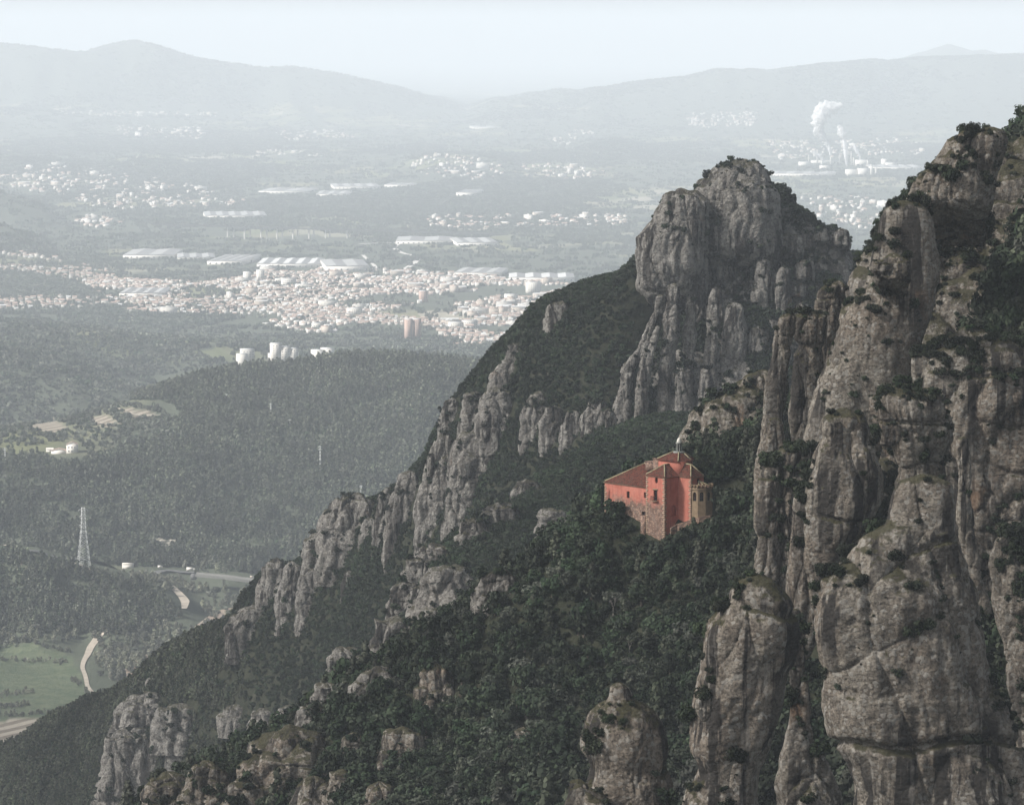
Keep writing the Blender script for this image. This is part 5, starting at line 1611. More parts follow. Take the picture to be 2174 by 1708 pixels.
for k in range(14):
    wl = hr.choice(['white_wall', 'white_wall', 'pale_wall'])
    rf = hr.choice(['town_roof', 'town_roof', 'town_roof', 'grey_roof'])
    HOUSES.append(house_mesh(hr.uniform(9, 17), hr.uniform(8, 11), hr.choice([4, 6.5, 6.5, 9.5]), hr.uniform(1.5, 2.8), wl, rf, True, flat=(k % 5 == 4)))
FLATS = [house_mesh(hr.uniform(26, 44), hr.uniform(12, 14), hr.choice([13, 16, 19]), 1.8, hr.choice(['white_wall', 'pale_wall', 'pale_wall', 'brick_wall']), hr.choice(['town_roof', 'grey_roof']), True, flat=(k % 2 == 0)) for k in range(6)]

def sample_poly(poly, n, r):
    poly = np.array(poly, float)
    lo, hi = poly.min(0), poly.max(0)
    out = np.zeros((0, 2))
    while len(out) < n:
        c = r.uniform(lo, hi, (n * 3, 2))
        out = np.concatenate([out, c[in_poly(c, poly)]])
    return out[:n]
TOWN = [([(440, 602), (560, 577), (700, 562), (800, 574), (960, 582), (1080, 592), (1210, 605), (1210, 690), (1050, 725), (940, 712), (900, 690), (850, 690), (760, 690), (640, 682), (540, 662), (420, 648), (240, 640), (165, 602), (230, 588)], 1500, 0.05),
        ([(-40, 532), (60, 538), (140, 556), (240, 577), (240, 612), (130, 592), (60, 582), (-40, 572)], 150, 0.0), ([(-40, 632), (120, 632), (300, 637), (460, 642), (540, 672), (400, 670), (200, 664), (-40, 662)], 230, 0.0),
        ([(545, 668), (640, 682), (760, 690), (690, 712), (600, 700)], 60, 0.1), ([(940, 715), (1110, 700), (1090, 728), (960, 738)], 60, 0.1)]
SUBURB = [([(0, 372), (100, 350), (200, 360), (300, 380), (420, 390), (480, 420), (560, 432), (440, 442), (300, 442), (220, 446), (120, 412), (30, 402)], 330), ([(860, 347), (930, 327), (1010, 337), (1060, 352), (1070, 376), (1000, 382), (900, 372)], 90),
          ([(1100, 352), (1200, 347), (1290, 367), (1250, 386), (1120, 377)], 60), ([(1700, 422), (1850, 417), (1880, 442), (1840, 492), (1740, 462)], 90), ([(900, 462), (1330, 457), (1330, 482), (920, 487)], 160),
          ([(130, 237), (460, 240), (460, 248), (140, 247)], 70), ([(230, 267), (430, 272), (440, 298), (260, 292)], 90), ([(560, 282), (700, 277), (760, 292), (600, 300)], 60), ([(1450, 242), (1610, 237), (1600, 268), (1460, 273)], 120), ([(1620, 302), (1960, 292), (1960, 330), (1650, 340)], 160),
          ([(150, 470), (220, 462), (260, 475), (200, 485)], 40), ([(520, 320), (700, 318), (690, 335), (540, 335)], 30), ([(1160, 300), (1240, 270), (1260, 285), (1200, 310)], 30)]
r6 = np.random.default_rng(66)
hs_, kinds_, rots_, scl_ = [], [], [], []
PARK = [(395, 612), (520, 616), (500, 632), (400, 630)]
def street_rows(poly, along, across, rot, seed):
    """House sites in rows along streets inside a survey polygon."""
    r = np.random.default_rng(seed)
    q = np.array([on_valley(*p, 3000, 9000) for p in poly])
    c, ext = q[:, :2].mean(0), np.ptp(q[:, :2], axis=0).max() * 0.75
    i, j = np.meshgrid(np.arange(-ext, ext, along), np.arange(-ext, ext, across))
    i, j = i.ravel() + r.normal(0, 1.2, i.size), j.ravel() + r.normal(0, 1.5, i.size)
    turn = rot + 0.35 * vnoise(np.stack([i / 900, j / 900, 0 * i], -1), seed)
    x_, y_ = c[0] + i * math.cos(rot) - j * math.sin(rot), c[1] + i * math.sin(rot) + j * math.cos(rot)
    y_ = y_ + 30 * vnoise(np.stack([i / 300, j / 500, 0 * i], -1), seed + 1)
    p_ = np.stack([x_, y_, zfar_grid(x_, y_)], -1)
    uu, vv = proj(p_)
    uvp = np.stack([uu, vv], -1)
    k = in_poly(uvp, poly) & ~in_poly(uvp, PARK) & (r.random(len(p_)) < 0.88) & (fbm(p_ / 170.0, 3, seed + 2) > -0.22)
    return p_[k], turn[k], uu[k], vv[k]
for t_, (poly, n, fl) in enumerate(TOWN):
    sp, tr_, uu_, vv_ = street_rows(poly, 12.5 if t_ == 0 else 15.0, 36.0 if t_ == 0 else 46.0, [0.30, -0.2, 0.15, 0.5, 0.3][t_], 660 + t_)
    for q_, a_, u_, v_ in zip(sp, tr_, uu_, vv_):
        flat_zone = u_ > 930 and 610 < v_ < 710
        hs_.append(q_)
        kinds_.append(100 + int(r6.integers(6)) if r6.random() < (0.12 if flat_zone else 0.015) else int(r6.integers(14)))
        rots_.append(a_ + (math.pi / 2 if r6.random() < 0.25 else 0) + r6.normal() * 0.05)
        scl_.append(r6.uniform(0.62, 0.95))
for poly, n in SUBURB:
    for (u_, v_) in sample_poly(poly, n, r6):
        hs_.append(on_valley(u_, v_, 4000, 20000))
        kinds_.append(int(r6.integers(14)) if r6.random() < 0.93 else 100 + int(r6.integers(6)))
        rots_.append(r6.uniform(0, 3.14))
        scl_.append(r6.uniform(0.7, 1.2))
hs_, kinds_, rots_, scl_ = np.array(hs_), np.array(kinds_), np.array(rots_), np.array(scl_)
hu, hv = proj(hs_)
app = np.where(kinds_ < 100, 1.0, 2.5) * scl_ / hs_[:, 1]
flats_i = [k for k in np.argsort(-app) if kinds_[k] >= 100][:90]
house_i = [k for k in np.argsort(-app) if kinds_[k] < 100 and hv[k] > 530][:300]
for k in house_i:
    o = link("house", HOUSES[kinds_[k]], loc=hs_[k], rotz=rots_[k], scale=scl_[k])
    tag(o, "small pale house among the crowded roofs of the valley town", "house", "houses of the valley town")
for k in flats_i:
    o = link("apartment_block", FLATS[kinds_[k] - 100], loc=hs_[k], rotz=rots_[k], scale=scl_[k])
    tag(o, "long pale apartment block in the hazy valley town", "building", "apartment blocks of the valley")
rest = np.ones(len(hs_), bool); rest[house_i] = False; rest[flats_i] = False
hc = bpy.data.collections.new("distant_house")
for k, me_ in enumerate(HOUSES + FLATS):
    hc.objects.link(bpy.data.objects.new("distant_house_%02d" % k, me_))
pk_ = np.where(kinds_ < 100, kinds_, kinds_ - 100 + 14)
tag(instancer("distant_houses", hs_[rest], scl_[rest], rots_[rest], pk_[rest], hc), "countless tiny pale houses of the far suburbs and the town centre", "houses", kind="stuff")
HOUSE_XY = hs_[:, :2]

# trees of the plain, kept off the houses
tp_ = TREES_PLAIN
cell = set(map(tuple, np.floor(HOUSE_XY / 14.0).astype(int)))
keepp = np.array([tuple(c) not in cell for c in np.floor(tp_[:, :2] / 14.0).astype(int)])
tu, tv = proj(tp_)
intown = np.zeros(len(tp_), bool)
for poly, n, fl in TOWN:
    intown |= in_poly(np.stack([tu, tv], -1), poly)
keepp &= ~in_poly(np.stack([tu, tv], -1), [(475, 490), (560, 492), (650, 493), (745, 497), (740, 511), (640, 513), (540, 507), (480, 505)])
keepp &= ~intown | (rng.random(len(tp_)) < 0.22)
tp_ = tp_[keepp]
colF = clump_collection("plain_tree", ['oak', 'olive', 'pine', 'oak'], 8, 1800)
tag(instancer("plain_woods", tp_, rng.uniform(2.4, 4.6, len(tp_)), rng.uniform(0, 6.28, len(tp_)), rng.integers(0, 8, len(tp_)), colF), "hazy woods and hedges of the valley plain", "woods", kind="stuff")

# white works halls and warehouses
def hall(uL, uR, vT, vB, label, hgt=9, wallm='white_wall', roofm='white_roof', rot=0.0, bays=3, group="white industrial halls of the plain", name="warehouse"):
    a, b = on_valley((uL + uR) / 2, vB), on_valley((uL + uR) / 2, vT + 1)
    w = (uR - uL) / F * a[1]
    d = float(np.clip(b[1] - a[1], 25, 260))
    o = link(name, None, loc=(a[0], a[1] + d / 2, a[2]), rotz=rot)
    tag(o, label, "warehouse", group)
    mb = MB(); mb.box(-w / 2, w / 2, -d / 2, d / 2, -4, hgt); mb.build("wall", M[wallm], o)
    mb = MB()
    for k in range(bays):
        x0, x1 = -w / 2 + w * k / bays, -w / 2 + w * (k + 1) / bays
        xm = (x0 + x1) / 2
        for s0, s1, z0, z1 in ((x0, xm, hgt + 0.1, hgt + 2.2), (xm, x1, hgt + 2.2, hgt + 0.1)):
            mb.face([(s0, -d / 2 - 0.5, z0), (s1, -d / 2 - 0.5, z1), (s1, d / 2 + 0.5, z1), (s0, d / 2 + 0.5, z0)], 1 if z0 > z1 else 0)
        mb.face([(x0, -d / 2 - 0.3, hgt), (x1, -d / 2 - 0.3, hgt), (xm, -d / 2 - 0.3, hgt + 2.15)])
    mb.build("roof", [M[roofm], M['shed_roof']], o)
    mb = MB()
    n = max(3, int(w / 14))
    for k in range(n):
        x = -w / 2 + w * (k + 0.5) / n
        mb.box(x - 2, x + 2, -d / 2 - 0.15, -d / 2 + 0.1, hgt * 0.15, hgt * 0.55)
    mb.build("loading_door", M['far_window'], o)
    return o
for k, (a, b, c, d, lab) in enumerate([
    (261, 369, 537, 549, "long white warehouse at the left end of the town's works row"), (370, 450, 544, 554, "white warehouse second in the works row above the town"), (450, 530, 550, 562, "white warehouse third in the works row above the town"),
    (545, 680, 556, 568, "low grey-white hall right of the works row"), (680, 773, 562, 578, "tall white hall at the right end of the works row"), (971, 1071, 576, 588, "broad white hall at the far edge of the town"),
    (253, 348, 619, 632, "long low hall inside the left part of the town"), (426, 558, 447, 464, "large white-roofed hall left of the viaduct"), (556, 661, 398, 411, "white hall with square end beyond the viaduct"), (671, 741, 405, 418, "white hall with a row of loading doors"),
    (701, 801, 391, 402, "white hall furthest back of the three beyond the viaduct"), (976, 1017, 402, 418, "single boxy white hall near the centre of the plain"), (840, 960, 508, 518, "flat pale hall beyond the looping road"), (960, 1050, 512, 522, "flat pale hall next to the looping road"),
    (1640, 1780, 366, 374, "long pale hall in front of the chemical works"), (1850, 1960, 350, 360, "pale hall right of the chemical works"), (1000, 1060, 268, 274, "bright hall strip in the far valley"), (820, 880, 392, 398, "low pale roof in the middle plain"), (1080, 1220, 588, 598, "grey hall by the rail yard right of the town")]):
    hall(a, b, c, d, lab, 9 if k not in (4, 11) else 14, roofm='white_roof' if k not in (3, 18) else 'grey_roof', rot=[0, 0.1, -0.1][k % 3], bays=2 + k % 4)

# paper mill below the town: several white volumes
def block_thing(name, label, cat, vols, u_, v_, dmin=2600, windows=True, rot=0.35, group=None, wallm='white_wall'):
    """vols: (u left, u right, v top, v bottom, depth m). Rises from the ground at (u_, v_)."""
    q = on_valley(u_, v_, dmin, 9000)
    s = q[1] / F
    o = link(name, None, loc=q, rotz=rot)
    tag(o, label, cat, group)
    for k, (a, b, c, d, dep) in enumerate(vols):
        mb = MB()
        x0, x1 = (a - u_) * s, (b - u_) * s
        z0, z1 = (v_ - d) * s, (v_ - c) * s
        y0 = k * 1.5
        mb.box(x0, x1, y0, y0 + dep, z0 - 6, z1)
        w_ = mb.build("wall", M[wallm], o)
        rb = MB(); rb.box(x0 - 0.3, x1 + 0.3, y0 - 0.3, y0 + dep + 0.3, z1 + 0.02, z1 + 0.7); rb.build("roof", M['grey_roof'], o)
        if windows and z1 - z0 > 7:
            nfl, nw = max(1, int((z1 - z0) / 4)), max(1, int((x1 - x0) / 4.5))
            for f in range(nfl):
                for j in range(nw):
                    wb = MB()
                    xx, zz = x0 + (x1 - x0) * (j + 0.5) / nw, z0 + 1.5 + (z1 - z0 - 2) * f / nfl
                    wb.box(xx - 0.9, xx + 0.9, y0 - 0.12, y0 + 0.1, zz, zz + 1.5)
                    wb.build("window", M['far_window'], w_)
    return o
block_thing("paper_mill", "cluster of white mill blocks just above the wooded hill", "factory", [(577, 597, 729, 766, 14), (597, 618, 737, 766, 16), (618, 636, 741, 772, 16), (577, 636, 752, 768, 22)], 606, 772)
block_thing("silo_tower", "plain white silo tower left of the mill blocks", "tower", [(506, 527, 752, 782, 14)], 516, 782, windows=False)
block_thing("mill_annex", "grey mill annex behind the silo tower", "factory", [(515, 541, 742, 766, 18)], 530, 768, windows=True, wallm='concrete')
block_thing("mill_hall", "low white hall right of the mill blocks", "factory", [(668, 690, 744, 762, 25), (690, 712, 741, 760, 25)], 690, 764, windows=False)
block_thing("tower_block", "tall brown tower block standing alone at the edge of the town", "tower block", [(863, 876, 678, 722, 16), (882, 896, 678, 722, 16), (874, 884, 680, 722, 12)], 879, 723, wallm='brick_wall')
block_thing("tower_block", "shorter brown tower in the middle of the town", "tower block", [(893, 909, 618, 642, 14)], 901, 642, wallm='brick_wall', group=None)
block_thing("school", "long white school with rows of windows below the flats", "school", [(985, 1016, 681, 697, 14), (955, 985, 684, 698, 14)], 985, 698)
for k, (a, b, c, d, lab) in enumerate([(1120, 1150, 600, 622, "white tower flats near the forest ridge"), (520, 534, 578, 598, "pale tower flats on the far left of the town centre"), (548, 562, 574, 596, "second pale tower flats at the town centre"), (600, 630, 592, 606, "large white church-like hall in the town"), (1075, 1100, 625, 640, "broad white block at the right of the town"), (740, 770, 655, 668, "white terrace at the lower edge of the town")]):
    block_thing("tower_flats", lab, "building", [(a, b, c, d, 16)], (a + b) / 2, d)
for k in range(7):
    u0, v0 = 560 + k * 26, 694 + (k % 3) * 5 - k * 1.2
    block_thing("terrace", ["first", "second", "third", "fourth", "fifth", "sixth", "seventh"][k] + " white terrace from the left along the lower edge of the town", "terrace", [(u0, u0 + 22, v0 - 8, v0, 10)], u0 + 11, v0, group="white terraces at the town's lower edge")

# viaduct across the plain
vq = on_valley(610, 508)
vd = vq[1]
def at_depth(u_, v_, yv):
    return P(u_, v_, yv / KD)
via = link("viaduct", None, loc=at_depth(610, 512, vd))
tag(via, "long motorway viaduct on paired piers crossing the plain", "viaduct")
base = np.array(via.location)
mb = MB()
dk = [(u_, 476 + (u_ - 330) * 0.0275) for u_ in range(330, 1100, 30)]
for (u0, v0), (u1, v1) in zip(dk[:-1], dk[1:]):
    a, b = at_depth(u0, v0, vd) - base, at_depth(u1, v1, vd) - base
    for (dy0, dy1, t0, t1) in ((-9, 9, -2.6, 0), (-9, -8.4, 0, 1.2), (8.4, 9, 0, 1.2)):
        mb.face([(a[0], dy0, a[2] + t1), (b[0], dy0, b[2] + t1), (b[0], dy1, b[2] + t1), (a[0], dy1, a[2] + t1)])
        mb.face([(a[0], dy0, a[2] + t0), (b[0], dy0, b[2] + t0), (b[0], dy0, b[2] + t1), (a[0], dy0, a[2] + t1)])
        mb.face([(a[0], dy1, a[2] + t0), (b[0], dy1, b[2] + t0), (b[0], dy1, b[2] + t1), (a[0], dy1, a[2] + t1)])
mb.build("deck", M['asphalt'], via)
for k, u_ in enumerate([483, 496, 519, 531, 554, 566, 588, 599, 622, 632, 656, 666, 691, 700, 737]):
    a = at_depth(u_, 476 + (u_ - 330) * 0.0275, vd) - base
    mb = MB(); mb.box(a[0] - 1.8, a[0] + 1.8, -3 + (k % 2) * 5, 1 + (k % 2) * 5, -14, a[2] - 2.55); mb.box(a[0] - 2.3, a[0] + 2.3, -4 + (k % 2) * 5, 2 + (k % 2) * 5, a[2] - 4.2, a[2] - 2.58); mb.build("pier", M['white_wall'], via)

# motorway bridge behind the knoll
bq = on_valley(475, 1252, 1900, 2300)
bd = bq[1]
br = link("road_bridge", None, loc=bq)
tag(br, "grey motorway bridge on one slim pier beside the rocky ridge", "bridge")
base = np.array(br.location)
mb = MB()
pts_ = [at_depth(416, 1218, bd) - base, at_depth(475, 1223, bd) - base, at_depth(560, 1234, bd) - base]
for a, b in zip(pts_[:-1], pts_[1:]):
    for (dy0, dy1, t0, t1) in ((-8, 8, -1.8, 0), (-8, -7.6, 0, 1.0), (7.6, 8, 0, 1.0), (-0.3, 0.3, 0, 0.8)):
        mb.face([(a[0], dy0, a[2] + t1), (b[0], dy0, b[2] + t1), (b[0], dy1, b[2] + t1), (a[0], dy1, a[2] + t1)])
        for yy_ in (dy0, dy1):
            mb.face([(a[0], yy_, a[2] + t0), (b[0], yy_, b[2] + t0), (b[0], yy_, b[2] + t1), (a[0], yy_, a[2] + t1)])
mb.build("deck", M['old_concrete'], br)
mb = MB(); mb.lathe(0, 0, [(1.1, -8), (1.1, pts_[1][2] - 3), (1.8, pts_[1][2] - 1.7)], 10); mb.build("pier", M['white_wall'], br)
mb = MB(); mb.box(pts_[0][0] - 5, pts_[0][0] + 0.5, -7.5, 7.5, pts_[0][2] - 5, pts_[0][2] - 0.1); mb.build("abutment", M['asphalt'], br)
for k, (u_, v_, c_, lab) in enumerate([(405, 1214, 'white_wall', "white lorry on the motorway just left of the bridge"), (340, 1208, 'white_wall', "small white van on the motorway behind the knoll"), (535, 1226, 'pale_wall', "pale car crossing the motorway bridge")]):
    q = at_depth(u_, v_, bd)
    if u_ < 410:
        q = on_valley(u_, v_, 2050, 2300) + np.array([0, 0, 1.2])
    t = tag(link(["lorry", "van", "car"][k], None, loc=q), lab, ["lorry", "van", "car"][k])
    L_, h_ = [(9, 3.2), (5, 2.2), (4, 1.2)][k]
    mb = MB(); mb.box(-L_ / 2, L_ * 0.28, -1.2, 1.2, 0.7, 0.7 + h_); mb.build("body", M[c_], t)
    mb = MB(); mb.box(L_ * 0.29, L_ / 2, -1.1, 1.1, 0.6, 0.6 + h_ * 0.75); mb.build("cab", M['concrete'], t)
    for s in (-0.35, 0.35):
        mb = MB(); mb.bar((L_ * s, -1.25, 0.45), (L_ * s, 1.25, 0.45), 0.45, n=10); mb.build("wheel", M['asphalt'], t)

# farm on the hill
fq = on_valley(150, 962, 2200, 2700)
s = fq[1] / F
farm = tag(link("farmhouse", None, loc=fq, rotz=0.0), "white farmhouse with a low wing on the terrace of the wooded hill", "farmhouse")
mb = MB(); mb.box(-9 * s, 14 * s, 0, 11, -4, 19 * s); mb.face([(-9 * s, 0, 19 * s), (14 * s, 0, 19 * s), (2.5 * s, 0, 24 * s)]); mb.build("wall", M['white_wall'], farm)
mb = MB()
for a, b in ((-10 * s, 2.5 * s), (15 * s, 2.5 * s)):
    mb.face([(a, -0.4, 19 * s - 0.15), (a, 11.4, 19 * s - 0.15), (b, 11.4, 24 * s + 0.25), (b, -0.4, 24 * s + 0.25)])
mb.build("roof", M['town_roof'], farm)
for x_, z_ in ((-4, 3), (-4, 11), (2.5, 3), (2.5, 11), (9, 11)):
    mb = MB(); mb.box((x_ - 1.1) * s, (x_ + 1.1) * s, -0.08, 0.2, z_ * s, (z_ + 4) * s); mb.build("window", M['far_window'], farm)
mb = MB(); mb.box(-42 * s, -9.2 * s, 1, 11, -4, 6 * s); mb.face([(-42 * s, 1, 6 * s), (-9.2 * s, 1, 6 * s), (-25 * s, 1, 9.5 * s)]); wing = mb.build("wing", M['white_wall'], farm)
mb = MB()
for a, b in ((-43 * s, -25 * s), (-9.3 * s, -25 * s)):
    mb.face([(a, 0.6, 6 * s - 0.1), (a, 11.4, 6 * s - 0.1), (b, 11.4, 9.6 * s + 0.1), (b, 0.6, 9.6 * s + 0.1)])
mb.build("wing_roof", M['town_roof'], wing)
sh = on_valley(106, 958, 2200, 2700)
mb = MB(); mb.box(-4, 4, -3, 3, -2, 3); mb.face([(-4.4, -3.4, 2.9), (4.4, -3.4, 2.9), (4.4, 0, 4.4), (-4.4, 0, 4.4)]); mb.face([(-4.4, 3.4, 2.9), (4.4, 3.4, 2.9), (4.4, 0, 4.4), (-4.4, 0, 4.4)])
tag(mb.build("shed", M['white_wall'], loc=sh), "tiny white shed left of the farmhouse", "shed")
wh = on_valley(272, 1204, 2000, 2300)
mb = MB(); mb.box(-6, 6, -4, 4, -2, 4); mb.box(-6.3, 6.3, -4.3, 4.3, 4.01, 4.5)
tag(mb.build("hut", M['white_wall'], loc=wh), "white hut beside the motorway right of the lattice tower", "hut")

# lattice tower and smaller power poles
def pylon(u_, vB, vT, label, wpx, arms, dmin, dmax, group=None, four=True):
    q = on_valley(u_, vB, dmin, dmax)
    s = q[1] / F
    Hh, W0, W1 = (vB - vT) * s, wpx * s / 2, max(wpx * s * 0.12, 0.25)
    o = tag(link("power_pylon", None, loc=q, rotz=0.3), label, "pylon", group)
    r0 = 0.17 * (q[1] / 3800)
    wid = lambda z: W0 + (W1 * 1.6 - W0) * min(1, z / (0.62 * Hh)) if z < 0.62 * Hh else W1 * 1.6 + (W1 - W1 * 1.6) * (z - 0.62 * Hh) / (0.38 * Hh)
    mb = MB()
    nlev = 13 if four else 7
    zl = [Hh * (1 - (1 - k / nlev) ** 1.25) for k in range(nlev + 1)]
    for sx in (-1, 1):
        for sy in (-1, 1):
            for a, b in zip(zl[:-1], zl[1:]):
                mb.bar((sx * wid(a), sy * wid(a), a - (1.5 if a == 0 else 0)), (sx * wid(b), sy * wid(b), b), r0 * 1.3)
    mb.build("leg", M['steel'], o)
    mb = MB()
    for k, (a, b) in enumerate(zip(zl[:-1], zl[1:])):
        wa, wb = wid(a), wid(b)
        for c0, c1 in (((-1, -1), (1, -1)), ((1, -1), (1, 1)), ((1, 1), (-1, 1)), ((-1, 1), (-1, -1))):
            mb.bar((c0[0] * wa, c0[1] * wa, a), (c1[0] * wb, c1[1] * wb, b), r0 * 0.75)
            mb.bar((c1[0] * wa, c1[1] * wa, a), (c0[0] * wb, c0[1] * wb, b), r0 * 0.75)
            mb.bar((c0[0] * wb, c0[1] * wb, b), (c1[0] * wb, c1[1] * wb, b), r0 * 0.75)
    mb.build("bracing", M['steel'], o)
    for za, la in arms:
        mb = MB()
        z = za * Hh
        for sx in (-1, 1):
            mb.bar((0, 0, z), (sx * la * s, 0, z), r0); mb.bar((0, 0, z + 0.03 * Hh), (sx * la * s, 0, z), r0 * 0.8)
            mb.bar((sx * la * s, 0, z), (sx * la * s, 0, z - 0.025 * Hh), r0 * 0.9)
        mb.build("cross_arm", M['steel'], o)
    return o
pylon(178, 1204, 1075, "tall steel lattice tower on the knoll at the left", 26, [(0.965, 10), (0.86, 8), (0.71, 9), (0.58, 8)], 1950, 2100)
for k, (u_, b, t, lab) in enumerate([(680, 998, 946, "thin power pole in the middle of the wooded hill"), (575, 875, 856, "small power pole high on the wooded hill"), (616, 905, 890, "small power pole beside the track scar"), (481, 850, 836, "tiny power pole near the hill crest"), (767, 1050, 1030, "faint power pole beside the ridge"), (11, 985, 950, "power pole at the left edge below the farm")]):
    pylon(u_, b, t, lab, 3.2, [(0.97, 4), (0.86, 4)], 2150, 2900, "power poles on the wooded hill", False)

# chemical works with chimneys and steam
CW = [(1735, 350, 318, 3, True), (1717, 345, 329, 2, False), (1763, 352, 331, 2.2, True), (1782, 350, 326, 2, False), (1798, 354, 340, 2.4, True), (1807, 350, 322, 2.2, False), (1826, 350, 334, 2.6, True), (1812, 350, 334, 3, False), (1850, 372, 350, 5, False), (1860, 372, 356, 5, False), (1745, 350, 338, 4, False), (1842, 352, 340, 3, False)]
for k, (u_, b, t, w_, _) in enumerate(CW):
    q = on_valley(u_, b, 6500, 12000)
    s = q[1] / F
    o = tag(link("factory_chimney", None, loc=q), ["striped tall chimney at the left of the chemical works", "thin stack left of the tall chimney", "chimney under the great steam plume", "slim stack right of the great plume", "chimney with the thin second plume", "dark slim stack in the works", "chimney with the small curling plume", "cluster stack beside the small plume", "fat white silo in front of the works", "second fat silo in front of the works", "short stack behind the pipe hall", "short stack at the right of the works"][k], "chimney", "chimneys of the chemical works")
    hh = (b - t) * s
    mb = MB(); mb.lathe(0, 0, [(w_ * s * 0.6, -5), (w_ * s * 0.5, hh * 0.5), (w_ * s * 0.42, hh)], 8); mb.build("shaft", M['white_wall' if k % 3 else 'concrete'], o)
    mb = MB(); mb.lathe(0, 0, [(w_ * s * 0.55, hh * 0.9), (w_ * s * 0.55, hh * 0.96)], 8); mb.build("rim", M['concrete'], o)
for k, (a, b, c, d, lab) in enumerate([(1725, 1783, 341, 346, "long white pipe hall of the chemical works"), (1700, 1722, 344, 352, "low works building at the left of the chemical works"), (1745, 1764, 352, 360, "round-cornered tank house of the works"), (1820, 1850, 340, 352, "white works block under the small plume"), (1800, 1822, 360, 374, "pale works block in front"), (1876, 1884, 338, 352, "slim white works tower"), (1884, 1905, 346, 353, "low white works block at the right"), (1825, 1848, 358, 374, "row of white storage tanks")]):
    block_thing("works_building", lab, "factory", [(a, b, c, d, 30)], (a + b) / 2, d, 6500, False, group="buildings of the chemical works")

M['steam'] = flat_material("steam", (0.95, 0.95, 0.95), 1.0, spec=0.0)
_s = M['steam'].node_tree
_t = _s.nodes.new("ShaderNodeBsdfTranslucent"); _t.inputs['Color'].default_value = (0.98, 0.98, 0.98, 1)
_m = _s.nodes.new("ShaderNodeMixShader"); _m.inputs[0].default_value = 0.5
_s.links.new(_s.nodes['Principled BSDF'].outputs[0], _m.inputs[1]); _s.links.new(_t.outputs[0], _m.inputs[2])
_p = _s.nodes.new("ShaderNodeBsdfTransparent")
_m2 = _s.nodes.new("ShaderNodeMixShader"); _m2.inputs[0].default_value = 0.58
_s.links.new(_m.outputs[0], _m2.inputs[1]); _s.links.new(_p.outputs[0], _m2.inputs[2])
_s.links.new(_m2.outputs[0], _s.nodes['Material Output'].inputs['Surface'])
def plume(path, label, seed):
    """path: (u, v, radius px). A lumpy closed tube of steam."""
    a = np.array(path, float)
    q0 = on_valley(a[0, 0], a[0, 1] + 18, 6500, 12000)
    t = np.linspace(0, len(a) - 1, 70)
    uu, vv, rr = (smooth1(np.interp(t, np.arange(len(a)), a[:, k]), 4) for k in range(3))
    c = P(uu, vv, q0[1] / KD)
    R = rr * q0[1] / F
    R[0] *= 0.5; R[-1] = 0.05
    tang = np.gradient(c, axis=0); tang /= np.linalg.norm(tang, axis=1, keepdims=True)
    side = np.cross(tang, np.array([0, 1.0, 0])); side /= np.linalg.norm(side, axis=1, keepdims=True)
    nth = 36
    w = np.linspace(0, 2 * np.pi, nth, endpoint=False)
    off = side[:, None] * np.cos(w)[None, :, None] + np.array([0, 1.0, 0])[None, None] * np.sin(w)[None, :, None]
    base = c[0]
    VV, FF = [], []
    for sh_ in range(5):
        pts = c[:, None] + off * R[:, None, None]
        n_ = fbm(pts.reshape(-1, 3) / 13.0, 4, seed + 7 * sh_, 0.6).reshape(len(t), nth)
        n2 = fbm(pts.reshape(-1, 3) / 48.0, 2, seed + 9 + sh_).reshape(len(t), nth)
        k_ = [0.45, 0.65, 0.85, 1.05, 1.25][sh_]
        dr = np.stack([fbm(np.stack([t * 0.35, 0 * t + sh_, 0 * t], -1), 2, seed + 3), 0 * t, fbm(np.stack([t * 0.35, 0 * t + sh_, 0 * t + 5], -1), 2, seed + 4)], -1) * R[:, None] * 0.7
        pts = c[:, None] + dr[:, None] + off * (R[:, None] * k_ * (1 + 0.95 * n_ + 0.7 * n2))[..., None]
        i = (np.arange(len(t) - 1)[:, None] * nth + np.arange(nth)[None]).ravel()
        j = (np.arange(len(t) - 1)[:, None] * nth + (np.arange(nth)[None] + 1) % nth).ravel()
        FF.append(np.stack([i, j, j + nth, i + nth], -1) + sh_ * nth * len(t))
        VV.append((pts - base).reshape(-1, 3))
    return tag(link("steam_plume", mesh_np("steam_plume", np.concatenate(VV), np.concatenate(FF), M['steam'], True), loc=base), label, "steam plume")
plume([(1763, 332, 1.6), (1762, 318, 2.6), (1758, 303, 4.0), (1750, 290, 6.0), (1741, 278, 8.0), (1735, 266, 10.0), (1735, 254, 13.0), (1743, 243, 13.5), (1755, 236, 11), (1768, 233, 9), (1780, 228, 6), (1790, 222, 3)], "great white steam plume rising from the chemical works", 5)
plume([(1798, 352, 1.4), (1797, 338, 2.6), (1795, 324, 3.4), (1793, 308, 3.0), (1791, 294, 3.2), (1788, 284, 6), (1784, 274, 5), (1780, 266, 2.5)], "thin second steam plume right of the great one", 15)
plume([(1826, 334, 1.2), (1824, 328, 2.4), (1820, 321, 3), (1816, 314, 3), (1814, 308, 2)], "small curling steam plume at the right of the works", 25)
plume([(1749, 344, 1.6), (1746, 337, 2.6), (1742, 331, 3.2), (1733, 328, 3), (1728, 322, 2)], "low drifting steam at the left of the works", 35)
print("town", round(time.time() - T0, 1))
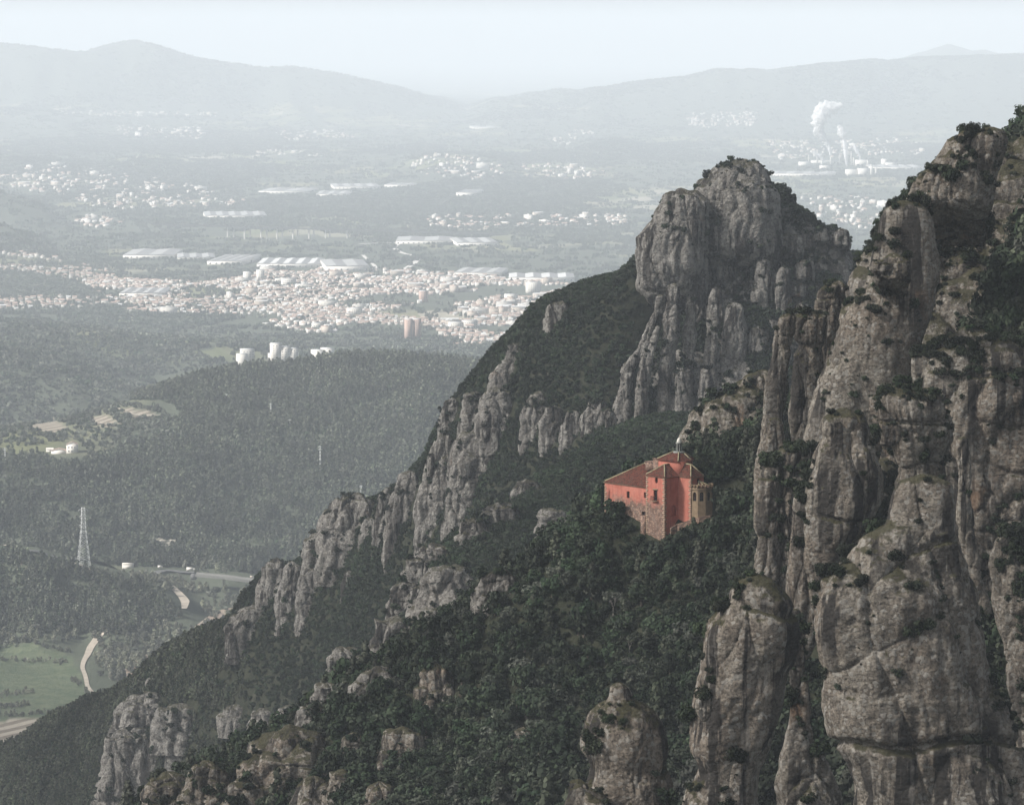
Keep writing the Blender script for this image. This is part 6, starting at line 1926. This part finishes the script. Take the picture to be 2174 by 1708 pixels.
# ------------------------------------------------------------------ plants with a character of their own
q = (np.array([0.0, 0.0, 0.0]))
def chapel_pt(b, a, h):
    c, s_ = math.cos(CROT), math.sin(CROT)
    return np.array([chapel_at[0] + b * c - a * s_, chapel_at[1] + b * s_ + a * c, chapel_at[2] + CH + h])
e = tag(link("cypress_tree", None, loc=chapel_pt(-0.6, 21.4, -10.8), scale=(0.8, 0.8, 0.82)), "tall thin dark cypress against the left end of the chapel", "tree")
link("trunk", trunk_mesh("trunk", 1.0, 0.12, 2000), e); link("crown", crown_mesh("crown", 'cypress', 2001, 0), e)
def special(u_, v_, sc, kind, label, seed, off=0.0, name="tree"):
    p_, d_ = on_slope(u_, v_)
    if p_ is None:
        return
    e = tag(link(name, None, loc=p_ - np.array([0, 0, 0.5]), scale=sc), label, "tree")
    link("trunk", trunk_mesh("trunk", 0.9, 0.08, seed), e); link("crown", crown_mesh("crown", kind, seed + 1, 0), e)
special(1545, 1088, 2.6, 'olive', "grey-green feathery tree right of the chapel gallery", 2010)
special(1580, 1092, 2.0, 'poplar', "yellowish bush at the foot of the cliff right of the chapel", 2020)
for k, (u_, v_, lab) in enumerate([(1172, 1215, "slim dark cypress at the near forest edge left of the chapel"), (1196, 1200, "second slim cypress at the near forest edge")]):
    p_, d_ = on_slope(u_, v_)
    if p_ is not None:
        e = tag(link("cypress_tree", None, loc=p_, scale=(0.6, 0.6, 0.62)), lab, "tree")
        link("trunk", trunk_mesh("trunk", 1.0, 0.12, 2030 + k), e); link("crown", crown_mesh("crown", 'cypress', 2040 + k, 0), e)
def bare_tree(u_, v_, hgt, label, seed):
    p_, d_ = on_slope(u_, v_)
    if p_ is None:
        return
    r = random.Random(seed)
    e = tag(link("bare_tree", None, loc=p_), label, "tree")
    mb = MB(); mb.bar((0, 0, -0.5), (0.2, 0, hgt * 0.5), 0.12, n=5); mb.build("trunk", M['bare'], e)
    mb = MB()
    def grow(p, d, l, w, k):
        q_ = p + d * l
        mb.bar(p, q_, w, n=4)
        if k:
            for _ in range(3):
                dd = (d + Vector((r.uniform(-.7, .7), r.uniform(-.7, .7), r.uniform(-.1, .5)))).normalized()
                grow(q_, dd, l * r.uniform(0.55, 0.8), w * 0.6, k - 1)
    grow(Vector((0.2, 0, hgt * 0.5)), Vector((0, 0, 1)), hgt * 0.25, 0.09, 4)
    mb.build("branches", M['bare'], e)
bare_tree(1300, 1325, 5.5, "bare grey tree in the middle of the near forest", 1)
bare_tree(1482, 1320, 4.5, "bare pale tree left of the egg-shaped needle", 2)
bare_tree(1335, 1400, 4.0, "small leafless tree among the near oaks", 3)
p_, d_ = on_slope(823, 1393)
mb = MB(); mb.box(-1.6, 1.6, -1, 1, -0.6, 0.5); mb.box(-1.0, 1.3, -0.8, 0.8, 0.5, 0.75)
tag(mb.build("stone_slab", M['white_dome'], loc=p_ + np.array([0, 0, 0.4])), "small white slab lying on the near slope", "stone")

# bushes that close up to the chapel walls
ang, rad = rng.uniform(0, 6.28, 1500), 30 * np.sqrt(rng.random(1500))
cc = chapel_pt(4, 4, 0)
bp = np.stack([cc[0] + rad * np.cos(ang), cc[1] + rad * np.sin(ang), 0 * ang], -1)
bp[:, 2] = znear(bp[:, 0], bp[:, 1]) - 0.2
bp = bp[~in_chapel(bp, 0.7)]
room = blocks_chapel(bp, 0.0, 0.9)
ok = room > 0.5
bp, room = bp[ok], room[ok]
bs = np.minimum(rng.uniform(0.6, 1.5, len(bp)), room / 1.15)
tag(instancer("chapel_scrub", bp, bs, rng.uniform(0, 6.28, len(bp)), rng.integers(0, 6, len(bp)), colS), "bushes crowding the foot of the chapel walls", "scrub", kind="stuff")

# hedges and single bushes between the meadows
hl = []
for line, n_h in (([(-40, 1398), (60, 1404), (150, 1408)], 60), ([(-40, 1482), (30, 1474), (70, 1470)], 40), ([(-40, 1520), (80, 1516), (190, 1500)], 90), ([(150, 1445), (172, 1452)], 14), ([(0, 1502), (60, 1496)], 40), ([(180, 1460), (190, 1490)], 16), ([(-40, 1366), (60, 1362), (150, 1385)], 70)):
    a_ = np.array(line, float)
    t_ = rng.uniform(0, len(a_) - 1, n_h)
    for u_, v_ in zip(np.interp(t_, np.arange(len(a_)), a_[:, 0]), np.interp(t_, np.arange(len(a_)), a_[:, 1]) + rng.normal(0, 2.0, n_h)):
        hl.append(on_valley(u_, v_, 1500, 2200))
hl = np.array(hl)
tag(instancer("meadow_hedge", hl, rng.uniform(0.8, 2.4, len(hl)), rng.uniform(0, 6.28, len(hl)), rng.integers(0, 6, len(hl)), colR), "hedges and bushes dividing the meadows by the river", "hedge", kind="stuff")
# ------------------------------------------------------------------ unseen cloud bank, added overhead to shade the mountain and near haze
# its far edge is what lets the sun reach the town and the plain
def cloud_bank(x0, x1, y0, y1, z0, label):
    nxc, nyc = 70, 90
    gxx, gyy = np.meshgrid(np.linspace(x0, x1, nxc), np.linspace(y0, y1, nyc))
    p3 = np.stack([gxx.ravel(), gyy.ravel(), np.zeros(gxx.size)], -1)
    ex = np.minimum(gxx - x0, x1 - gxx) / (0.22 * (x1 - x0))
    ey = np.minimum(gyy - y0, y1 - gyy) / (0.15 * (y1 - y0))
    edge = np.sqrt(np.clip(np.minimum(ex, 1) * np.minimum(ey, 1), 0, 1))
    n1 = fbm(p3 / 700.0, 4, 400).reshape(gxx.shape)
    n2 = fbm(p3 / 500.0, 4, 401).reshape(gxx.shape)
    top = z0 + edge * (420 + 300 * n1)
    bot = z0 - edge * (90 + 90 * n2) - 1
    sh = 500 * fbm(p3 / 1500.0, 3, 402).reshape(gxx.shape)
    V = np.concatenate([np.stack([gxx + sh, gyy + 0.6 * sh, top], -1).reshape(-1, 3), np.stack([gxx + sh, gyy + 0.6 * sh, bot], -1).reshape(-1, 3)])
    i = (np.arange(nyc - 1)[:, None] * nxc + np.arange(nxc - 1)[None]).ravel()
    f = np.stack([i, i + 1, i + nxc + 1, i + nxc], -1)
    f = np.concatenate([f, f[:, ::-1] + nxc * nyc])
    n = N("shade_cloud_white")
    n.b.inputs['Roughness'].default_value = 1.0
    n.b.inputs['Specular IOR Level'].default_value = 0.0
    tr = n.new("ShaderNodeBsdfTranslucent")
    tr.inputs['Color'].default_value = (0.97, 0.97, 0.97, 1)
    mx = n.new("ShaderNodeMixShader")
    mx.inputs[0].default_value = 0.6
    n.b.inputs['Base Color'].default_value = (0.9, 0.9, 0.9, 1)
    n.l.new(n.b.outputs[0], mx.inputs[1]); n.l.new(tr.outputs[0], mx.inputs[2])
    tp = n.new("ShaderNodeBsdfTransparent")
    m2 = n.new("ShaderNodeMixShader")
    m2.inputs[0].default_value = 0.58                 # thin enough for a veiled sun
    n.l.new(mx.outputs[0], m2.inputs[1]); n.l.new(tp.outputs[0], m2.inputs[2])
    n.l.new(m2.outputs[0], n.n['Material Output'].inputs['Surface'])
    return tag(link("cloud", mesh_np("cloud", V, f, n.m, True)), label, kind="stuff")
cloud_bank(-5400, 300, -3800, 2300, 2300, "unseen cloud bank added above the mountain to shade it")
# ------------------------------------------------------------------ haze
hb = MB()
hb.box(-19000, 19000, -1500, 77500, 20, 1000)
hm = bpy.data.materials.new("haze_air")
hm.use_nodes = True
hn = hm.node_tree.nodes
hn.remove(hn['Principled BSDF'])
pv = hn.new("ShaderNodeVolumePrincipled")
pv.inputs['Color'].default_value = (0.845, 0.92, 1.0, 1)
pv.inputs['Density'].default_value = HAZE_DENSITY
pv.inputs['Anisotropy'].default_value = 0.0
hm.node_tree.links.new(pv.outputs[0], hn['Material Output'].inputs['Volume'])
haze = tag(hb.build("haze", hm), kind="stuff", label="pale haze filling the valley air")
print("done", round(time.time() - T0, 1))
